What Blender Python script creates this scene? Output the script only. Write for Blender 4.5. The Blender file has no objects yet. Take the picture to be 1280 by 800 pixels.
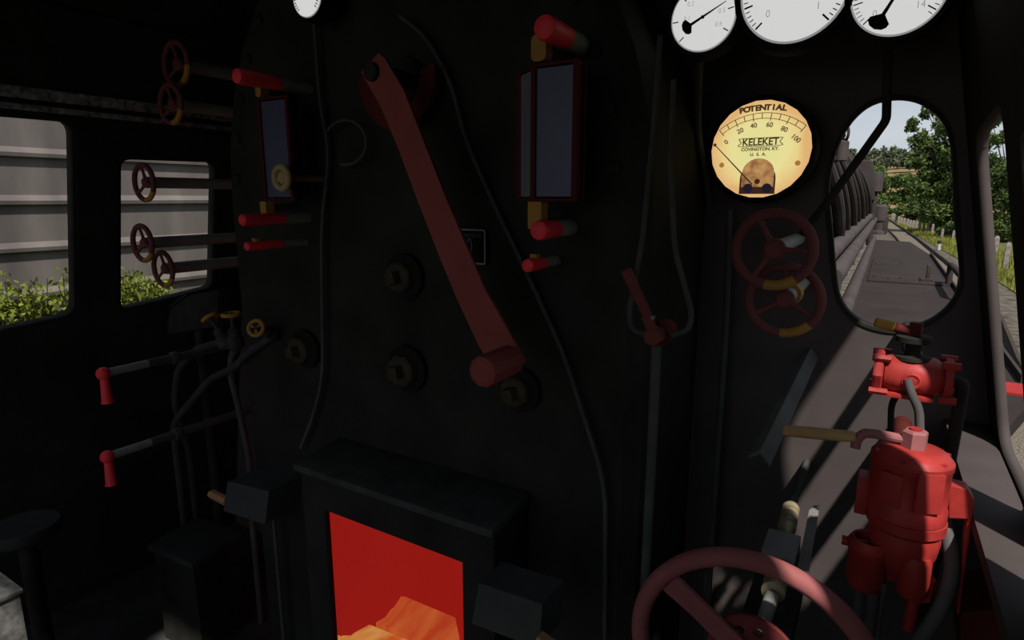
import bpy, bmesh, math, random
import numpy as np
from mathutils import Vector, Matrix
random.seed(7)
C = bpy.context.scene.collection
SC = bpy.context.scene

# ------------------------------------------------------------------ camera, world, sun, exposure
EYE = Vector((0, 0, 1.75)); FPX = 756.0
_yaw, _pit = math.radians(31.5), math.radians(11.4)
FW = Vector((-math.sin(_yaw)*math.cos(_pit), math.cos(_yaw)*math.cos(_pit), -math.sin(_pit)))
RT = Vector((math.cos(_yaw), math.sin(_yaw), 0)); UP = RT.cross(FW)
cd = bpy.data.cameras.new('camera'); cam = bpy.data.objects.new('camera', cd); C.objects.link(cam)
cd.sensor_width = 36; cd.lens = 36*FPX/1280; cd.clip_start = .02; cd.clip_end = 2000
M = Matrix((RT, UP, -FW)).transposed().to_4x4(); M.translation = EYE; cam.matrix_world = M
SC.camera = cam

SUN_DIR = Vector((.36, -.55, .85)).normalized()      # towards the sun
SUN_E, SKY_E, EXPOSURE = 6.2, 1.0, 0.0
sd = bpy.data.lights.new('sun', 'SUN'); so = bpy.data.objects.new('sun', sd); C.objects.link(so)
sd.energy = SUN_E; sd.angle = math.radians(1.6); sd.color = (1, .95, .89)
so.rotation_euler = SUN_DIR.to_track_quat('Z', 'Y').to_euler(); so.location = (6, -6, 12)

w = bpy.data.worlds.new('sky'); SC.world = w; w.use_nodes = True
nt = w.node_tree; nt.nodes.clear(); N = nt.nodes.new; L = nt.links.new
tc = N('ShaderNodeTexCoord'); sep = N('ShaderNodeSeparateXYZ'); L(tc.outputs['Generated'], sep.inputs[0])
rp = N('ShaderNodeValToRGB'); L(sep.outputs['Z'], rp.inputs[0])
rp.color_ramp.elements[0].position = 0; rp.color_ramp.elements[0].color = (.53, .585, .645, 1)
rp.color_ramp.elements[1].position = .55; rp.color_ramp.elements[1].color = (.36, .47, .62, 1)
mp = N('ShaderNodeMapping'); mp.inputs['Scale'].default_value = (1.6, 1.6, 7); L(tc.outputs['Generated'], mp.inputs[0])
nz = N('ShaderNodeTexNoise'); nz.inputs['Scale'].default_value = 2.2; nz.inputs['Detail'].default_value = 5; L(mp.outputs[0], nz.inputs[0])
cr = N('ShaderNodeValToRGB'); L(nz.outputs['Fac'], cr.inputs[0])
cr.color_ramp.elements[0].position = .42; cr.color_ramp.elements[1].position = .72
mx = N('ShaderNodeMixRGB'); L(cr.outputs[0], mx.inputs[0]); L(rp.outputs[0], mx.inputs[1]); mx.inputs[2].default_value = (.60, .64, .68, 1)
bg = N('ShaderNodeBackground'); bg.inputs[1].default_value = SKY_E; L(mx.outputs[0], bg.inputs[0])
wo = N('ShaderNodeOutputWorld'); L(bg.outputs[0], wo.inputs[0])
SC.view_settings.view_transform = 'Standard'; SC.view_settings.look = 'None'
SC.view_settings.gamma = 1; SC.view_settings.exposure = EXPOSURE; SC.view_settings.use_curve_mapping = False
SC.cycles.use_denoising = True
SC.cycles.max_bounces = 6

# ------------------------------------------------------------------ helpers
def ray(x, y): return FW*FPX + RT*(x-640) - UP*(y-400)
def PY(x, y, v): d = ray(x, y); return EYE + d*(v/d.y)
def PX(x, y, v): d = ray(x, y); return EYE + d*(v/d.x)
def PZ(x, y, v): d = ray(x, y); return EYE + d*((v-EYE.z)/d.z)
WT = .186
def wall_x(z, side=1): return .26-(z-1.23)*WT if side > 0 else -2.66+(z-1.23)*WT
def PW(x, y, side=1, inset=0):
    d = ray(x, y); k = WT*side
    x0 = (.26 if side > 0 else -2.66) - inset*side
    t = (x0-(1.75-1.23)*k)/(d.x+k*d.z); return EYE + d*t
def scl(p): return (Vector(p)-EYE).dot(FW)/FPX           # metres per pixel at a point
def PA(x, y, a, b):                                        # point on the pixel's ray nearest the line a-b (used to trace edges)
    d = ray(x, y).normalized(); a = Vector(a); v = (Vector(b)-a).normalized()
    w0 = EYE-a; B = d.dot(v); D = d.dot(w0); E_ = v.dot(w0)
    return EYE + d*((B*E_-D)/(1-B*B))
V = Vector
AX, AY, AZ = V((1, 0, 0)), V((0, 1, 0)), V((0, 0, 1))

def srgb(c):
    return tuple(((v/255)/12.92 if v/255 <= .04045 else ((v/255+.055)/1.055)**2.4) for v in c)
MATS = {}
def mat(name, col, rough=.7, spec=.2, metal=0, var=.25, scale=8, bump=0, emit=None, estr=1, stretch=None, mottled=None):
    """procedural painted surface: col is a linear albedo"""
    if name in MATS: return MATS[name]
    m = bpy.data.materials.new(name); m.use_nodes = True; n = m.node_tree; b = n.nodes['Principled BSDF']
    b.inputs['Roughness'].default_value = rough; b.inputs['Specular IOR Level'].default_value = spec; b.inputs['Metallic'].default_value = metal
    t = n.nodes.new('ShaderNodeTexCoord'); q = n.nodes.new('ShaderNodeTexNoise'); q.inputs['Scale'].default_value = scale; q.inputs['Detail'].default_value = 6
    src = t.outputs['Object']
    if stretch:
        mm = n.nodes.new('ShaderNodeMapping'); mm.inputs['Scale'].default_value = stretch; n.links.new(src, mm.inputs[0]); src = mm.outputs[0]
    n.links.new(src, q.inputs[0])
    r = n.nodes.new('ShaderNodeValToRGB'); n.links.new(q.outputs['Fac'], r.inputs[0])
    lo = tuple(c*(1-var) for c in col); hi = tuple(min(1, c*(1+var)) for c in col)
    if mottled: hi = mottled
    r.color_ramp.elements[0].position = .3; r.color_ramp.elements[0].color = lo+(1,)
    r.color_ramp.elements[1].position = .7; r.color_ramp.elements[1].color = hi+(1,)
    n.links.new(r.outputs[0], b.inputs['Base Color'])
    if bump:
        bp = n.nodes.new('ShaderNodeBump'); bp.inputs['Strength'].default_value = bump; bp.inputs['Distance'].default_value = .02
        n.links.new(q.outputs['Fac'], bp.inputs['Height']); n.links.new(bp.outputs[0], b.inputs['Normal'])
    if emit:
        b.inputs['Emission Color'].default_value = tuple(emit)+(1,); b.inputs['Emission Strength'].default_value = estr
    MATS[name] = m; return m

ORG = {}
def tag(o, label=None, cat=None, group=None, kind=None):
    if label: o['label'] = label
    if cat: o['category'] = cat
    if group: o['group'] = group
    if kind: o['kind'] = kind
    return o
def thing(name, label, cat, loc, group=None):
    o = bpy.data.objects.new(name, None); o.empty_display_size = .05; C.objects.link(o); o.location = loc
    ORG[o.name] = V(loc); return tag(o, label, cat, group)
def copy_thing(o, delta, label=None, parent=None):
    c = o.copy(); C.objects.link(c)
    if parent: c.parent = parent
    else: c.location = V(o.location)+V(delta)
    if label: c['label'] = label
    for ch in o.children: copy_thing(ch, delta, None, c)
    return c

def basis(ax):
    ax = V(ax).normalized()
    a = AZ.cross(ax) if abs(ax.z) < .9 else AX.copy()
    a = (a-ax*a.dot(ax)).normalized(); return a, ax.cross(a), ax

class MB:
    def __init__(s): s.v = []; s.f = []
    def add(s, vs, fs):
        k = len(s.v); s.v += [V(v) for v in vs]; s.f += [tuple(i+k for i in f) for f in fs]; return s
    def box(s, c, h, R=None):
        c = V(c); vs = []
        for x in (-1, 1):
            for y in (-1, 1):
                for z in (-1, 1):
                    p = V((x*h[0], y*h[1], z*h[2])); vs.append(c+(R @ p if R else p))
        return s.add(vs, [(0, 1, 3, 2), (4, 6, 7, 5), (0, 4, 5, 1), (2, 3, 7, 6), (0, 2, 6, 4), (1, 5, 7, 3)])
    def prism(s, poly, vec):
        n = len(poly); vec = V(vec); vs = [V(p) for p in poly]+[V(p)+vec for p in poly]
        return s.add(vs, [tuple(range(n-1, -1, -1)), tuple(range(n, 2*n))]+[(i, (i+1) % n, (i+1) % n+n, i+n) for i in range(n)])
    def loft(s, loops, closed=True, caps=True):
        n = len(loops[0]); vs = [V(p) for l in loops for p in l]; fs = []
        for k in range(len(loops)-1):
            for i in range(n if closed else n-1):
                j = (i+1) % n; fs.append((k*n+i, k*n+j, k*n+n+j, k*n+n+i))
        if caps and closed: fs += [tuple(range(n-1, -1, -1)), tuple(range((len(loops)-1)*n, len(loops)*n))]
        return s.add(vs, fs)
    def lathe(s, prof, c, ax, n=24, ph=0):
        a, b, ax = basis(ax); c = V(c)
        loops = [[c+ax*h+(a*math.cos(ph+2*math.pi*i/n)+b*math.sin(ph+2*math.pi*i/n))*max(r, 1e-5) for i in range(n)] for r, h in prof]
        return s.loft(loops)
    def cyl(s, p0, p1, r, r1=None, n=20, bev=0):
        p0, p1 = V(p0), V(p1); h = (p1-p0).length; r1 = r if r1 is None else r1
        if bev: pr = [(r-bev, 0), (r, bev), (r1, h-bev), (r1-bev, h)]
        else: pr = [(r, 0), (r1, h)]
        return s.lathe(pr, p0, p1-p0, n)
    def tube(s, pts, r, n=10):
        pts = [V(p) for p in pts]; m = len(pts); rs = r if isinstance(r, (list, tuple)) else [r]*m
        t = [(pts[min(i+1, m-1)]-pts[max(i-1, 0)]).normalized() for i in range(m)]
        a, b, _ = basis(t[0]); loops = []
        for i in range(m):
            a = (a-t[i]*a.dot(t[i])).normalized(); b = t[i].cross(a)
            loops.append([pts[i]+(a*math.cos(2*math.pi*k/n)+b*math.sin(2*math.pi*k/n))*rs[i] for k in range(n)])
        return s.loft(loops)
    def ring(s, c, ax, R, r, a0=0, a1=360, n=48, m=10, u=None, ry=None):
        ax = V(ax).normalized(); c = V(c)
        u = V(u) if u else AX; u = (u-ax*u.dot(ax)).normalized(); v = u.cross(ax)*-1 if False else ax.cross(u)
        full = abs(a1-a0) >= 359.9; k = n if full else n+1; loops = []
        for i in range(k):
            an = math.radians(a0+(a1-a0)*i/n); d = u*math.cos(an)+v*math.sin(an)
            loops.append([c+d*(R+r*math.cos(2*math.pi*j/m))+ax*((ry or r)*math.sin(2*math.pi*j/m)) for j in range(m)])
        if full: loops.append(loops[0])
        return s.loft(loops, caps=not full)
    def sphere(s, c, r, n=16, m=10, sq=(1, 1, 1)):
        c = V(c); loops = []
        for j in range(m+1):
            th = math.pi*j/m; rr = max(math.sin(th), 1e-4)
            loops.append([c+V((sq[0]*r*rr*math.cos(2*math.pi*i/n), sq[1]*r*rr*math.sin(2*math.pi*i/n), -sq[2]*r*math.cos(th))) for i in range(n)])
        return s.loft(loops)
    def build(s, name, m, parent=None, smooth=True, bevel=0, ang=35):
        org = ORG[parent.name] if parent else (sum(s.v, V())/len(s.v))
        me = bpy.data.meshes.new(name); me.from_pydata([tuple(v-org) for v in s.v], [], s.f)
        bm = bmesh.new(); bm.from_mesh(me); bmesh.ops.remove_doubles(bm, verts=bm.verts, dist=1e-6); bmesh.ops.recalc_face_normals(bm, faces=bm.faces)
        if bevel: bmesh.ops.bevel(bm, geom=[e for e in bm.edges if e.is_manifold and e.calc_face_angle(0) > .6], offset=bevel, segments=2, affect='EDGES', profile=.6)
        for f in bm.faces: f.smooth = smooth
        for e in bm.edges:
            if not e.is_manifold or e.calc_face_angle(0) > math.radians(ang): e.smooth = False
        bm.to_mesh(me); bm.free()
        me.materials.append(m); o = bpy.data.objects.new(name, me); C.objects.link(o)
        if parent: o.parent = parent
        else: o.location = org
        ORG[o.name] = org; return o

def arc(pts, k=6):
    """round the corners of a polyline a little (Catmull-Rom)"""
    pts = [V(p) for p in pts]; out = []
    P = [pts[0]*2-pts[1]]+pts+[pts[-1]*2-pts[-2]]
    for i in range(1, len(P)-2):
        for j in range(k):
            t = j/k; a, b, c, d = P[i-1], P[i], P[i+1], P[i+2]
            out.append(.5*((2*b)+(c-a)*t+(2*a-5*b+4*c-d)*t*t+(3*b-a-3*c+d)*t**3))
    out.append(pts[-1]); return out
def bent(pts, r=.03, k=5):
    """polyline with rounded bends"""
    pts = [V(p) for p in pts]; out = [pts[0]]
    for i in range(1, len(pts)-1):
        a, b, c = pts[i-1], pts[i], pts[i+1]; q = min(r, (a-b).length*.45, (c-b).length*.45)
        p0 = b+(a-b).normalized()*q; p1 = b+(c-b).normalized()*q
        for j in range(k+1):
            t = j/k; out.append(p0*(1-t)**2+b*2*t*(1-t)+p1*t*t)
    out.append(pts[-1]); return out
def rrect(x0, y0, x1, y1, r, k=6):
    o = []
    for cx, cy, a in ((x1-r, y1-r, 0), (x0+r, y1-r, 90), (x0+r, y0+r, 180), (x1-r, y0+r, 270)):
        for i in range(k+1): t = math.radians(a+90*i/k); o.append((cx+r*math.cos(t), cy+r*math.sin(t)))
    return o
def rpoly(pts, r, k=5):
    pts = [V((p[0], p[1], 0)) for p in pts]; n = len(pts); o = []
    for i in range(n):
        a, b, c = pts[i-1], pts[i], pts[(i+1) % n]; q = min(r, (a-b).length*.45, (c-b).length*.45)
        p0 = b+(a-b).normalized()*q; p1 = b+(c-b).normalized()*q
        for j in range(k+1):
            t = j/k; z = p0*(1-t)**2+b*2*t*(1-t)+p1*t*t; o.append((z.x, z.y))
    return o
def panel(name, outer, holes, thick, O, U, W, m, parent=None):
    """flat plate with holes; outline in (u,w) about origin O; thickness grows towards U x W"""
    cu = bpy.data.curves.new(name, 'CURVE'); cu.dimensions = '2D'; cu.fill_mode = 'BOTH'; cu.extrude = thick/2
    for lp in [outer]+holes:
        sp = cu.splines.new('POLY'); sp.points.add(len(lp)-1); sp.use_cyclic_u = True
        for i, p in enumerate(lp): sp.points[i].co = (p[0], p[1], 0, 1)
    tmp = bpy.data.objects.new(name, cu); C.objects.link(tmp)
    bpy.context.view_layer.update()
    me = bpy.data.meshes.new_from_object(tmp.evaluated_get(bpy.context.evaluated_depsgraph_get()))
    bpy.data.objects.remove(tmp); U = V(U); W = V(W); K = U.cross(W).normalized(); O = V(O)
    org = ORG[parent.name] if parent else O
    for v in me.vertices: v.co = O+U*v.co.x+W*v.co.y+K*(v.co.z+thick/2)-org
    me.name = name; me.materials.clear(); me.materials.append(m)
    bm = bmesh.new(); bm.from_mesh(me); bmesh.ops.remove_doubles(bm, verts=bm.verts, dist=1e-6)
    bmesh.ops.recalc_face_normals(bm, faces=bm.faces); bm.to_mesh(me); bm.free()
    o = bpy.data.objects.new(name, me); C.objects.link(o)
    if parent: o.parent = parent
    else: o.location = org
    ORG[o.name] = org; return o
def glyphs(strings, O, U, W, name, m, parent, depth=.0008):
    """lettering: (text, u, w, height, angle) laid on a face at O with axes U,W; one mesh"""
    mb = MB(); U = V(U); W = V(W); K = U.cross(W).normalized()
    for s in strings:
        tx, u, ww, h, an = s[:5]; sx = s[5] if len(s) > 5 else 1
        cu = bpy.data.curves.new('t', 'FONT'); cu.body = tx; cu.size = h*1.35; cu.align_x = 'CENTER'; cu.align_y = 'CENTER'; cu.extrude = 0
        if len(s) > 6: cu.offset = s[6]
        tmp = bpy.data.objects.new('t', cu); C.objects.link(tmp); bpy.context.view_layer.update()
        me = bpy.data.meshes.new_from_object(tmp.evaluated_get(bpy.context.evaluated_depsgraph_get())); bpy.data.objects.remove(tmp)
        ca, sa = math.cos(math.radians(an)), math.sin(math.radians(an))
        vs = [O+U*(u+ca*v.co.x*sx-sa*v.co.y)+W*(ww+sa*v.co.x*sx+ca*v.co.y)+K*depth for v in me.vertices]
        mb.add(vs, [tuple(p.vertices) for p in me.polygons]); bpy.data.meshes.remove(me)
    return mb.build(name, m, parent, smooth=False)
def strokes(mb, segs, O, U, W, depth=.0008):
    U = V(U); W = V(W); K = U.cross(W).normalized()
    for (x0, y0, x1, y1, wd) in segs:
        d = V((x1-x0, y1-y0, 0)).normalized(); nx, ny = -d.y*wd/2, d.x*wd/2
        q = [(x0+nx, y0+ny), (x0-nx, y0-ny), (x1-nx, y1-ny), (x1+nx, y1+ny)]
        mb.add([O+U*a+W*b+K*depth for a, b in q], [(0, 1, 2, 3)])
    return mb

# ------------------------------------------------------------------ materials (linear albedo)
BLACK = mat('black_cab_paint', (.025, .0245, .021), .8, .02, var=.3, scale=5)
BLACK2 = mat('black_iron', (.026, .025, .022), .75, .03, var=.3, scale=14)
IRON = mat('dark_iron', (.045, .045, .042), .7, .06, var=.3, scale=20)
STEEL = mat('dull_grey_steel', (.21, .21, .185), .6, .15, var=.2, scale=18)
SPIN = mat('oily_spindle', (.095, .098, .088), .6, .1, var=.2, scale=18)
PIPE = mat('sooty_pipe', (.065, .065, .061), .7, .05, var=.25, scale=12)
WORN = mat('worn_rail_paint', (.05, .05, .048), .8, .08, var=.8, scale=45, mottled=(.34, .34, .33))
CRATE = mat('scuffed_box_paint', (.15, .15, .145), .85, .05, var=.5, scale=40)
WALLG = mat('grey_cab_paint', (.068, .056, .053), .85, .05, var=.12, scale=9)
RED_ARM = mat('brick_red_paint', (.26, .062, .052), .65, .12, var=.1, scale=9)
RED_DK = mat('dark_red_paint', (.085, .018, .016), .75, .05, var=.2, scale=12)
RED_BRT = mat('bright_red_paint', (.85, .045, .06), .5, .2, var=.1, scale=9)
RED_VALVE = mat('valve_red_enamel', (.30, .027, .023), .5, .22, var=.25, scale=16, bump=.15)
RED_WHEEL = mat('handwheel_maroon', (.14, .045, .044), .7, .1, var=.15, scale=12)
PINK = mat('faded_red_iron', (.26, .10, .10), .7, .12, var=.15, scale=15)
YELLOW = mat('ochre_yellow_paint', (.36, .19, .045), .65, .1, var=.15, scale=15)
TAN = mat('tan_wood', (.40, .24, .10), .65, .12, var=.2, scale=14, stretch=(1, 6, 6))
BRASS = mat('worn_brass', (.30, .25, .15), .5, .3, metal=.3, var=.35, scale=30)
BLUE = mat('dark_blue_gauge_glass', (.080, .080, .135), .35, .25, var=.12, scale=6)
PALEB = mat('pale_side_glass', (.16, .165, .19), .35, .25, var=.12, scale=6)
FRAME_R = mat('oxblood_frame', (.07, .014, .014), .7, .05, var=.15, scale=10)
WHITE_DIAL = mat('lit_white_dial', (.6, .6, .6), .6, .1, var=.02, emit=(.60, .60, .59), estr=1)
INK = mat('dial_ink', (.02, .02, .02), .8, 0, var=0)
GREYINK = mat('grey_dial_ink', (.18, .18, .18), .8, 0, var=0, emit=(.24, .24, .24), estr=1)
BEZEL = mat('black_bezel', (.010, .010, .010), .7, .04, var=.1)
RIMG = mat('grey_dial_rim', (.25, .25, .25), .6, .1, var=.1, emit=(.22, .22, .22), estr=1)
PLATE_W = mat('plate_grey_lettering', (.32, .32, .31), .6, .1, var=.05)
PLATE_D = mat('plate_dim_lettering', (.09, .10, .10), .6, .1, var=.05)
RED_GLOW = mat('glowing_firebox_wall', (.1, .01, .01), .9, 0, var=.1, emit=(.245, .0085, .006), estr=1)

# ------------------------------------------------------------------ cab shell
YB, YK = 1.80, 1.30           # bulkhead plane, boiler backplate plane
REAR = -1.30
ROOFZ = 2.38
def side_panel(name, side, ys, holes, m, thick):
    s = side; W = V((-WT*s, 0, 1)); W.normalize()
    U = AY if s > 0 else AY
    O = V((wall_x(1.23, s), 0, 1.23)); k = math.sqrt(1+WT*WT)
    # plate thickness grows outwards: U x W must point outwards
    K = U.cross(W)
    if K.x*s < 0: fl = -1
    else: fl = 1
    out = [(ys[0], -1.23*k-.0), (ys[1], -1.23*k), (ys[1], (ROOFZ-1.23)*k), (ys[0], (ROOFZ-1.23)*k)]
    hs = [[(a, (b-1.23)*k) for a, b in h] for h in holes]
    if fl < 0:
        out = [(-a, b) for a, b in out]; hs = [[(-a, b) for a, b in h] for h in hs]; U = -U
    return panel(name, out, hs, thick, O, U, W, m)
def wpoly(pts, side, r):
    return rpoly([(p.y, p.z) for p in (PW(x, y, side) for x, y in pts)], r)
# right side: front light and main window cut narrow to shape the sun, with the dark post between
ra = [(1.26, 1.905), (1.66, 1.885), (1.66, 1.20), (1.26, 1.205)]
rb = [(.98, 1.84), (1.145, 1.84), (1.145, 1.205), (.98, 1.205)]
rc = [(.575, 1.905), (.672, 1.905), (.672, 1.205), (.575, 1.205)]  # unseen extra opening, added so a sun patch lands on the reversing wheel
wr = tag(side_panel('wall_right', 1, (REAR, YB), [rpoly(ra, .07), rpoly(rb, .03), rpoly(rc, .03)], BLACK, .016), kind='structure')
def window_rim(name, side, loop, m, wdt=.022, thick=.05, off=.012):
    W = V((-WT*side, 0, 1)).normalized(); k = math.sqrt(1+WT*WT); O = V((wall_x(1.23, side)+off*side, 0, 1.23)); U = AY if AY.cross(W).x*side > 0 else -AY
    sg = 1 if U.y > 0 else -1
    cx = sum(p[0] for p in loop)/len(loop); cz = sum(p[1] for p in loop)/len(loop)
    def off_(p, d):
        hx = max(abs(q[0]-cx) for q in loop); hz = max(abs(q[1]-cz) for q in loop)
        return (cx+(p[0]-cx)*(1+d/hx), cz+(p[1]-cz)*(1+d/hz))
    f = lambda p: (p[0]*sg, (p[1]-1.23)*k)
    return tag(panel(name, [f(off_(p, .0)) for p in loop], [[f(off_(p, -wdt)) for p in loop]], thick, O, U, W, m), kind='structure')
window_rim('window_3', 1, rpoly(ra, .07), WALLG, .010, .020, .0005)
window_rim('window_4', 1, rpoly(rb, .03), WALLG, .010, .020, .0005)
window_rim('sun_slot', 1, rpoly(rc, .03), WALLG, .010, .020, .0005)
# left side: two round-cornered windows
la = [(95, 152), (98, 395), (-200, 460), (-200, 128)]
lb = [(149, 196), (271, 201), (268, 362), (148, 392)]
L1 = [(PW(-330, 120, -1).y, 1.935), (PW(95, 150, -1).y, 1.935), (PW(98, 397, -1).y, 1.285), (PW(-330, 450, -1).y, 1.285)]
LP1 = wpoly([(95, 149), (98, 396), (-260, 474), (-260, 120)], -1, .05)
LP2 = wpoly([(148, 195), (273, 200), (269, 362), (148, 392)], -1, .04)
tag(side_panel('wall_left', -1, (REAR, YB), [LP1, LP2], BLACK, .035), kind='structure')
window_rim('window_1', -1, LP1, BLACK2, .012, .045, .004)
window_rim('window_2', -1, LP2, BLACK2, .012, .045, .004)
# front bulkhead with the arched look-out
def arch_window():
    xs = [(1035, 280), (1032, 235), (1040, 192), (1058, 154), (1083, 129), (1113, 119), (1145, 121), (1172, 136), (1188, 160), (1195, 200), (1200, 280), (1204, 335), (1203, 360), (1190, 385), (1165, 405), (1130, 416), (1095, 413), (1066, 400), (1048, 376), (1041, 340)]
    q = [V((p.x, p.z, 0)) for p in (PY(x, y, YB) for x, y in xs)]; n = len(q); out = []
    for i in range(n):
        a, b, c, d = q[i-1], q[i], q[(i+1) % n], q[(i+2) % n]
        for j in range(4):
            t = j/4; p = .5*((2*b)+(c-a)*t+(2*a-5*b+4*c-d)*t*t+(3*b-a-3*c+d)*t**3); out.append((p.x, p.y))
    return out
AW = arch_window()
kl, kr = wall_x(0, -1), wall_x(0, 1)
tag(panel('wall_front', [(kl, 0), (kr, 0), (wall_x(ROOFZ), ROOFZ), (.02-.5, 2.62), (-1.2, 2.7), (-1.95, 2.62), (wall_x(ROOFZ, -1), ROOFZ)],
          [[(a, b) for a, b in AW]], .03, (0, YB+.03, 0), AX, AZ, WALLG), kind='structure')
def loop_scale(lp, d):
    cx = sum(p[0] for p in lp)/len(lp); cz = sum(p[1] for p in lp)/len(lp)
    return [(cx+(a-cx)*(1+d/math.hypot(a-cx, b-cz)), cz+(b-cz)*(1+d/math.hypot(a-cx, b-cz))) for a, b in lp]
tag(panel('window_5', AW, [loop_scale(AW, -.008)], .05, (0, YB+.045, 0), AX, AZ, BLACK2), kind='structure')
# roof: shallow arc over the cab
prof = [(wall_x(ROOFZ, -1)-.05, ROOFZ-.01), (-2.2, 2.53), (-1.75, 2.66), (-1.2, 2.70), (-.65, 2.66), (-.2, 2.53), (wall_x(ROOFZ)+.05, ROOFZ-.01)]
prof = [(p.x, p.z) for p in arc([V((a, 0, b)) for a, b in prof], 5)]
SUN_GAP = (-1.19, -.86, -.90, -.60)            # x0, x1, y0, y1 of an unseen roof gap added to throw sun on the floor
ysr = [REAR, SUN_GAP[2], (SUN_GAP[2]+SUN_GAP[3])/2-.02, (SUN_GAP[2]+SUN_GAP[3])/2+.02, SUN_GAP[3], .4, 1.1, YB+.06]
bm = bmesh.new(); grid = [[bm.verts.new((a, y, b)) for a, b in prof] for y in ysr]
for j in range(len(ysr)-1):
    for i in range(len(prof)-1):
        xm, ym = (prof[i][0]+prof[i+1][0])/2, (ysr[j]+ysr[j+1])/2
        if SUN_GAP[0] < xm < SUN_GAP[1] and SUN_GAP[2] < ym < SUN_GAP[3] and abs(ym-(SUN_GAP[2]+SUN_GAP[3])/2) > .01: continue
        bm.faces.new((grid[j][i], grid[j][i+1], grid[j+1][i+1], grid[j+1][i]))
bmesh.ops.recalc_face_normals(bm, faces=bm.faces)
bmesh.ops.solidify(bm, geom=bm.faces[:], thickness=-.04)
me = bpy.data.meshes.new('ceiling'); bm.to_mesh(me); bm.free(); me.materials.append(BLACK)
o = bpy.data.objects.new('ceiling', me); C.objects.link(o); tag(o, kind='structure')
PLANK = mat('oily_floor_plate', (.05, .046, .045), .8, .1, var=.35, scale=6)
tag(MB().box((-1.2, (REAR+YB)/2, -.04), (1.72, (YB-REAR)/2, .04)).build('floor', PLANK), kind='structure')
# armrest ledge under the right window
p0 = PY(1180, 522, YB)
mb = MB(); zz = p0.z
mb.prism([V((p0.x, YB-.005, zz)), V((wall_x(zz)-.002, YB-.005, zz)), V((wall_x(zz)-.002, .2, zz)), V((p0.x+.02, .2, zz))], (0, 0, -.025))
tag(mb.build('trim_1', WALLG, bevel=.004), kind='structure')
# two sliding rails above the left windows
for k, (ya, yb) in enumerate(((112, 150), (133, 161))):
    a = PW(-120, ya-15 if k == 0 else ya-12, -1, .02); b = PW(302, yb, -1, .02)
    za = PX(0, ya, -2.5).z
    z = PW(150, (ya+yb)/2, -1).z
    W_ = V((WT, 0, 1)).normalized()
    x = wall_x(z, -1)
    mb = MB().box((x+.018, .75, z), (.014, 1.03, .019 if k == 0 else .010), Matrix.Rotation(math.atan(WT), 3, 'Y'))
    tag(mb.build('window_rail', WORN, bevel=.004), 'upper, wider chipped grey sliding rail above the left windows' if k == 0 else 'lower, narrower chipped grey sliding rail just above the left windows', 'rail', 'sliding rails above the left windows')

# ------------------------------------------------------------------ boiler backplate with fire hole
bw0, bw1 = -1.955, -.45
bc = (bw0+bw1)/2
def bp_outline(d=0):
    h = (bw1-bw0)/2-d; o = [(bc-h, 0.001), (bc+h, 0.001), (bc+h, 1.75)]
    for i in range(1, 16):
        t = math.pi*i/16; o.append((bc+h*math.cos(t)**1 if True else 0, 1.75+(.86-d)*math.sin(t)))
    o.append((bc-h, 1.75)); return o
bp = thing('boiler_backplate', 'tall black arched boiler end plate carrying the levers and pipes', 'boiler', (bc, YK, 0))
YD = 1.13                                  # front of the fire door box
fh = [PY(405, 637, YD), PY(578, 703, YD), PY(568, 850, YD), PY(402, 830, YD)]
fx0, fx1, fz1 = fh[0].x, fh[1].x, (fh[0].z+fh[1].z)/2; fz0 = fh[3].z
hole = [(fx0+.0, fz0), (fx1, fz0), (fx1, fz1), (fx0, fz1)]
ep = panel('end_plate', bp_outline(.035), [[(fx0-.02, fz0-.02), (fx1+.02, fz0-.02), (fx1+.02, fz1+.02), (fx0-.02, fz1+.02)]], .02, (0, YK+.02, 0), AX, AZ, BLACK, bp)
a_, b_ = bp_outline(0), bp_outline(.035); mb = MB()
mb.loft([[V((x, y, z)) for (x, z) in l] for l, y in ((b_, YK), (a_, YK+.035), (a_, YB-.002))], closed=False)
mb.build('wrapper_plate', BLACK, bp)
for k in range(19):                         # stay bolt heads around the arch
    t = math.pi*(k+.5)/19; h = (bw1-bw0)/2-.075
    x, z = bc+h*math.cos(t), 1.75+(.86-.075)*math.sin(t)
    MB().lathe([(.016, 0), (.015, -.008), (.008, -.013)], (x, YK, z), AY, 10).build('stay_bolt', BLACK2, ep)

fd = thing('fire_door_box', 'black boxed frame around the glowing red firebox opening', 'fire door', ((fx0+fx1)/2, YD, 0))
hx0, hx1, hz1 = PY(374, 560, YD).x, PY(617, 668, YD).x, PY(617, 668, YD).z
panel('front_frame', [(hx0, .002), (hx1, .002), (hx1, hz1), (hx0, hz1)], [hole], .02, (0, YD+.02, 0), AX, AZ, BLACK, fd)
for x in (hx0, hx1-.012): MB().box((x+.006, (YD+.02+YK)/2, hz1/2), (.006, (YK-YD-.02)/2, hz1/2-.003)).build('side_plate', BLACK, fd)
MB().prism([V((hx0-.01, YD-.02, hz1)), V((hx1+.01, YD-.02, hz1)), V((hx1+.01, YK-.002, hz1+.02)), V((hx0-.01, YK-.002, hz1+.02))], (0, 0, .022)).build('hood_plate', IRON, fd, bevel=.004)
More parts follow.
